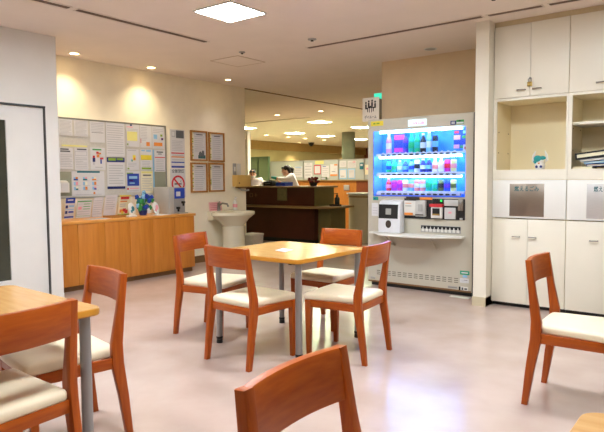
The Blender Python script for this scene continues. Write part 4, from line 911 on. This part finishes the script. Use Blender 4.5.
def person(label, loc, rz, S, bend, armL, armR, mask, bun, gloves):
    """local frame: facing -y; bend = forward shift of the shoulders"""
    t = thing('person', label, 'person', loc)
    b = bend
    hd = Vector((0, -b-.08, 1.345-b*.35))          # head centre
    nk = Vector((0, -b, 1.255-b*.2)); chs = Vector((0, -b*.8, 1.12-b*.18)); wa = Vector((0, -b*.3, .95)); pe = Vector((0, .02, .82))
    J = [(tuple(pe), (.135, .1)), (tuple(wa), (.115, .09)), (tuple(chs), (.14, .1)), (tuple(nk), (.05, .05)), (tuple(nk+Vector((0, -.03, .04))), (.046, .048)), (tuple(hd+Vector((0, 0, -.03))), (.07, .085)), (tuple(hd+Vector((0, .005, .06))), (.075, .09))]
    E_ = [(0, 1), (1, 2), (2, 3), (3, 4), (4, 5), (5, 6)]
    sl = {}
    for s, arm in ((-1, armL), (1, armR)):
        sh = nk+Vector((s*.175, .01, -.04)); i0 = len(J)
        J.append((tuple(sh), .052)); J.append((tuple(arm[0]), .04)); J.append((tuple(arm[1]), .028)); hand = Vector(arm[1]); d_ = (Vector(arm[1])-Vector(arm[0])).normalized()
        J.append((tuple(hand+d_*.05), (.036, .018))); E_ += [(2, i0), (i0, i0+1), (i0+1, i0+2), (i0+2, i0+3)]
        for q in range(4):
            k = len(J); off = Vector(((q-1.5)*.018, 0, 0)); ln = (.05, .062, .058, .045)[q]
            J.append((tuple(hand+d_*.085+off), .009)); J.append((tuple(hand+d_*(.085+ln)+off+Vector((0, 0, -.02))), .007)); E_ += [(i0+3, k), (k, k+1)]
        k = len(J); J.append((tuple(hand+d_*.04+Vector((-s*.045, 0, -.005))), .01)); J.append((tuple(hand+d_*.075+Vector((-s*.055, 0, -.012))), .008)); E_ += [(i0+2, k), (k, k+1)]
        sl[s] = (sh, Vector(arm[0]), Vector(arm[1]))
        hp = len(J)
        J += [((s*.085, .02, .76), .085), ((s*.09, 0, .45), .055), ((s*.09, .03, .09), .038), ((s*.095, -.02, .04), (.038, .032)), ((s*.1, -.13, .03), (.036, .026))]
        E_ += [(0, hp), (hp, hp+1), (hp+1, hp+2), (hp+2, hp+3), (hp+3, hp+4)]
    body = skin('body', J, E_, M_skin, t)
    hm = MB(); hm.ell((0, -.012, 0), (.076, .092, .11), u=18, v=14).ell((0, -.104, -.005), (.012, .018, .02)).ell((-.078, .0, -.005), (.01, .02, .03)).ell((.078, .0, -.005), (.01, .02, .03)).ell((0, -.05, -.075), (.045, .045, .035))
    hm.xf(Matrix.Translation(hd) @ Matrix.Rotation(.25, 4, 'X') @ Matrix.Scale(.9, 4))
    hb = hm.bm; hb.from_mesh(body.data); hb.to_mesh(body.data); hb.free()
    for f in body.data.polygons: f.use_smooth = True
    # tunic with sleeves
    T = [((0, .02, .70), (.17, .125)), (tuple(pe+Vector((0, 0, .04))), (.16, .12)), (tuple(wa), (.142, .112)), (tuple(chs), (.185, .125)), (tuple(nk+Vector((0, .005, -.03))), (.095, .08))]
    TE = [(0, 1), (1, 2), (2, 3), (3, 4)]
    for s in (-1, 1):
        k = len(T); sh, el, wr = sl[s]
        T += [(tuple(sh), .07), (tuple(el), .056), (tuple(el.lerp(wr, .75)), .045)]; TE += [(3, k), (k, k+1), (k+1, k+2)]
    skin('tunic', T, TE, M_coat, t, root=1)
    skin('trousers', [((0, .02, .8), (.15, .115)), ((-.085, .02, .7), .1), ((-.09, 0, .45), .075), ((-.09, .03, .1), .06), ((.085, .02, .7), .1), ((.09, 0, .45), .075), ((.09, .03, .1), .06)], [(0, 1), (1, 2), (2, 3), (0, 4), (4, 5), (5, 6)], M_coat, t)
    for s in (-1, 1): skin('shoe', [((s*.095, .06, .045), (.045, .04)), ((s*.098, -.05, .04), (.05, .036)), ((s*.1, -.15, .032), (.046, .028))], [(0, 1), (1, 2)], M_shoe, t)
    def bits(name, mb, m_, tilt=-.25):
        mb.xf(Matrix.Translation(hd) @ Matrix.Rotation(-tilt, 4, 'X') @ Matrix.Scale(.9, 4)); o = mb.build(name, m_); o.parent = t; return o
    h = MB().ell((0, .022, .035), (.088, .095, .088), u=20, v=14).ell((0, .06, -.02), (.08, .05, .08), u=16, v=10).ell((-.04, -.06, .082), (.042, .04, .026)).ell((.04, -.06, .082), (.042, .04, .026))
    if bun: h.ell((0, .125, .0), (.045, .045, .05)).ell((0, .12, -.06), (.028, .026, .05))
    bits('hair', h, M_hair)
    for s in (-1, 1): bits('eye', MB().ell((s*.032, -.098, .018), (.014, .006, .006), u=10, v=6).ell((s*.032, -.094, .04), (.02, .006, .004), u=8, v=6), M_hair)
    if mask: bits('face_mask', MB().ell((0, -.068, -.045), (.068, .05, .052), u=18, v=12).tube([(-.07, -.05, -.03), (-.09, 0, .0)], .003, 5).tube([(.07, -.05, -.03), (.09, 0, .0)], .003, 5), M_mask)
    else: bits('mouth', MB().ell((0, -.093, -.052), (.024, .006, .006), u=10, v=6), M_pink)
    if gloves:
        sh, el, wr = sl[1]; d_ = (wr-el).normalized()
        skin('glove', [(tuple(wr-d_*.07), .042), (tuple(wr), .036), (tuple(wr+d_*.06), (.044, .028)), (tuple(wr+d_*.12), (.036, .022))], [(0, 1), (1, 2), (2, 3)], M_glove, t)
    t.rotation_euler = (0, 0, math.radians(rz)); t.scale = (S, S, S)
    return t
person('person in white uniform leaning forward, dark hair tied back, one teal gloved hand', (-7.46, 9.48, 0), -50, 1.045, .1,
       (Vector((-.26, -.12, 1.04)), Vector((-.14, -.32, 1.12))), (Vector((.24, -.2, 1.12)), Vector((.06, -.4, 1.165))), False, True, True)
person('person in white uniform and face mask behind the left end of the counter', (-8.66, 9.48, 0), 40, .985, .06,
       (Vector((-.25, -.06, 1.0)), Vector((-.16, -.26, 1.05))), (Vector((.25, -.06, 1.0)), Vector((.14, -.26, 1.05))), True, False, False)

# ------------------------------------------------------------------ world, camera, view
wd = bpy.data.worlds.new('world'); SC.world = wd; wd.use_nodes = True
wd.node_tree.nodes['Background'].inputs['Color'].default_value = (1, .95, .88, 1); wd.node_tree.nodes['Background'].inputs['Strength'].default_value = .15
cam = bpy.data.cameras.new('camera'); co = bpy.data.objects.new('camera', cam); C.objects.link(co)
f_px, yaw, pit, rol = 575.12, math.radians(37.5814), math.radians(3.7107), math.radians(-.3964)
fw = Vector((-math.sin(yaw)*math.cos(pit), math.cos(yaw)*math.cos(pit), -math.sin(pit)))
rt = Vector((math.cos(yaw), math.sin(yaw), 0)); up = rt.cross(fw)
r2 = rt*math.cos(rol)+up*math.sin(rol); u2 = -rt*math.sin(rol)+up*math.cos(rol)
co.matrix_world = Matrix(((r2.x, u2.x, -fw.x, 0), (r2.y, u2.y, -fw.y, 0), (r2.z, u2.z, -fw.z, 1.2), (0, 0, 0, 1)))
cam.sensor_width = 36; cam.lens = f_px/604*36; cam.clip_start = .05; cam.clip_end = 100
SC.camera = co
vs = SC.view_settings; vs.view_transform = 'Standard'; vs.look = 'None'; vs.gamma = 1; vs.exposure = 1.3; vs.use_curve_mapping = False
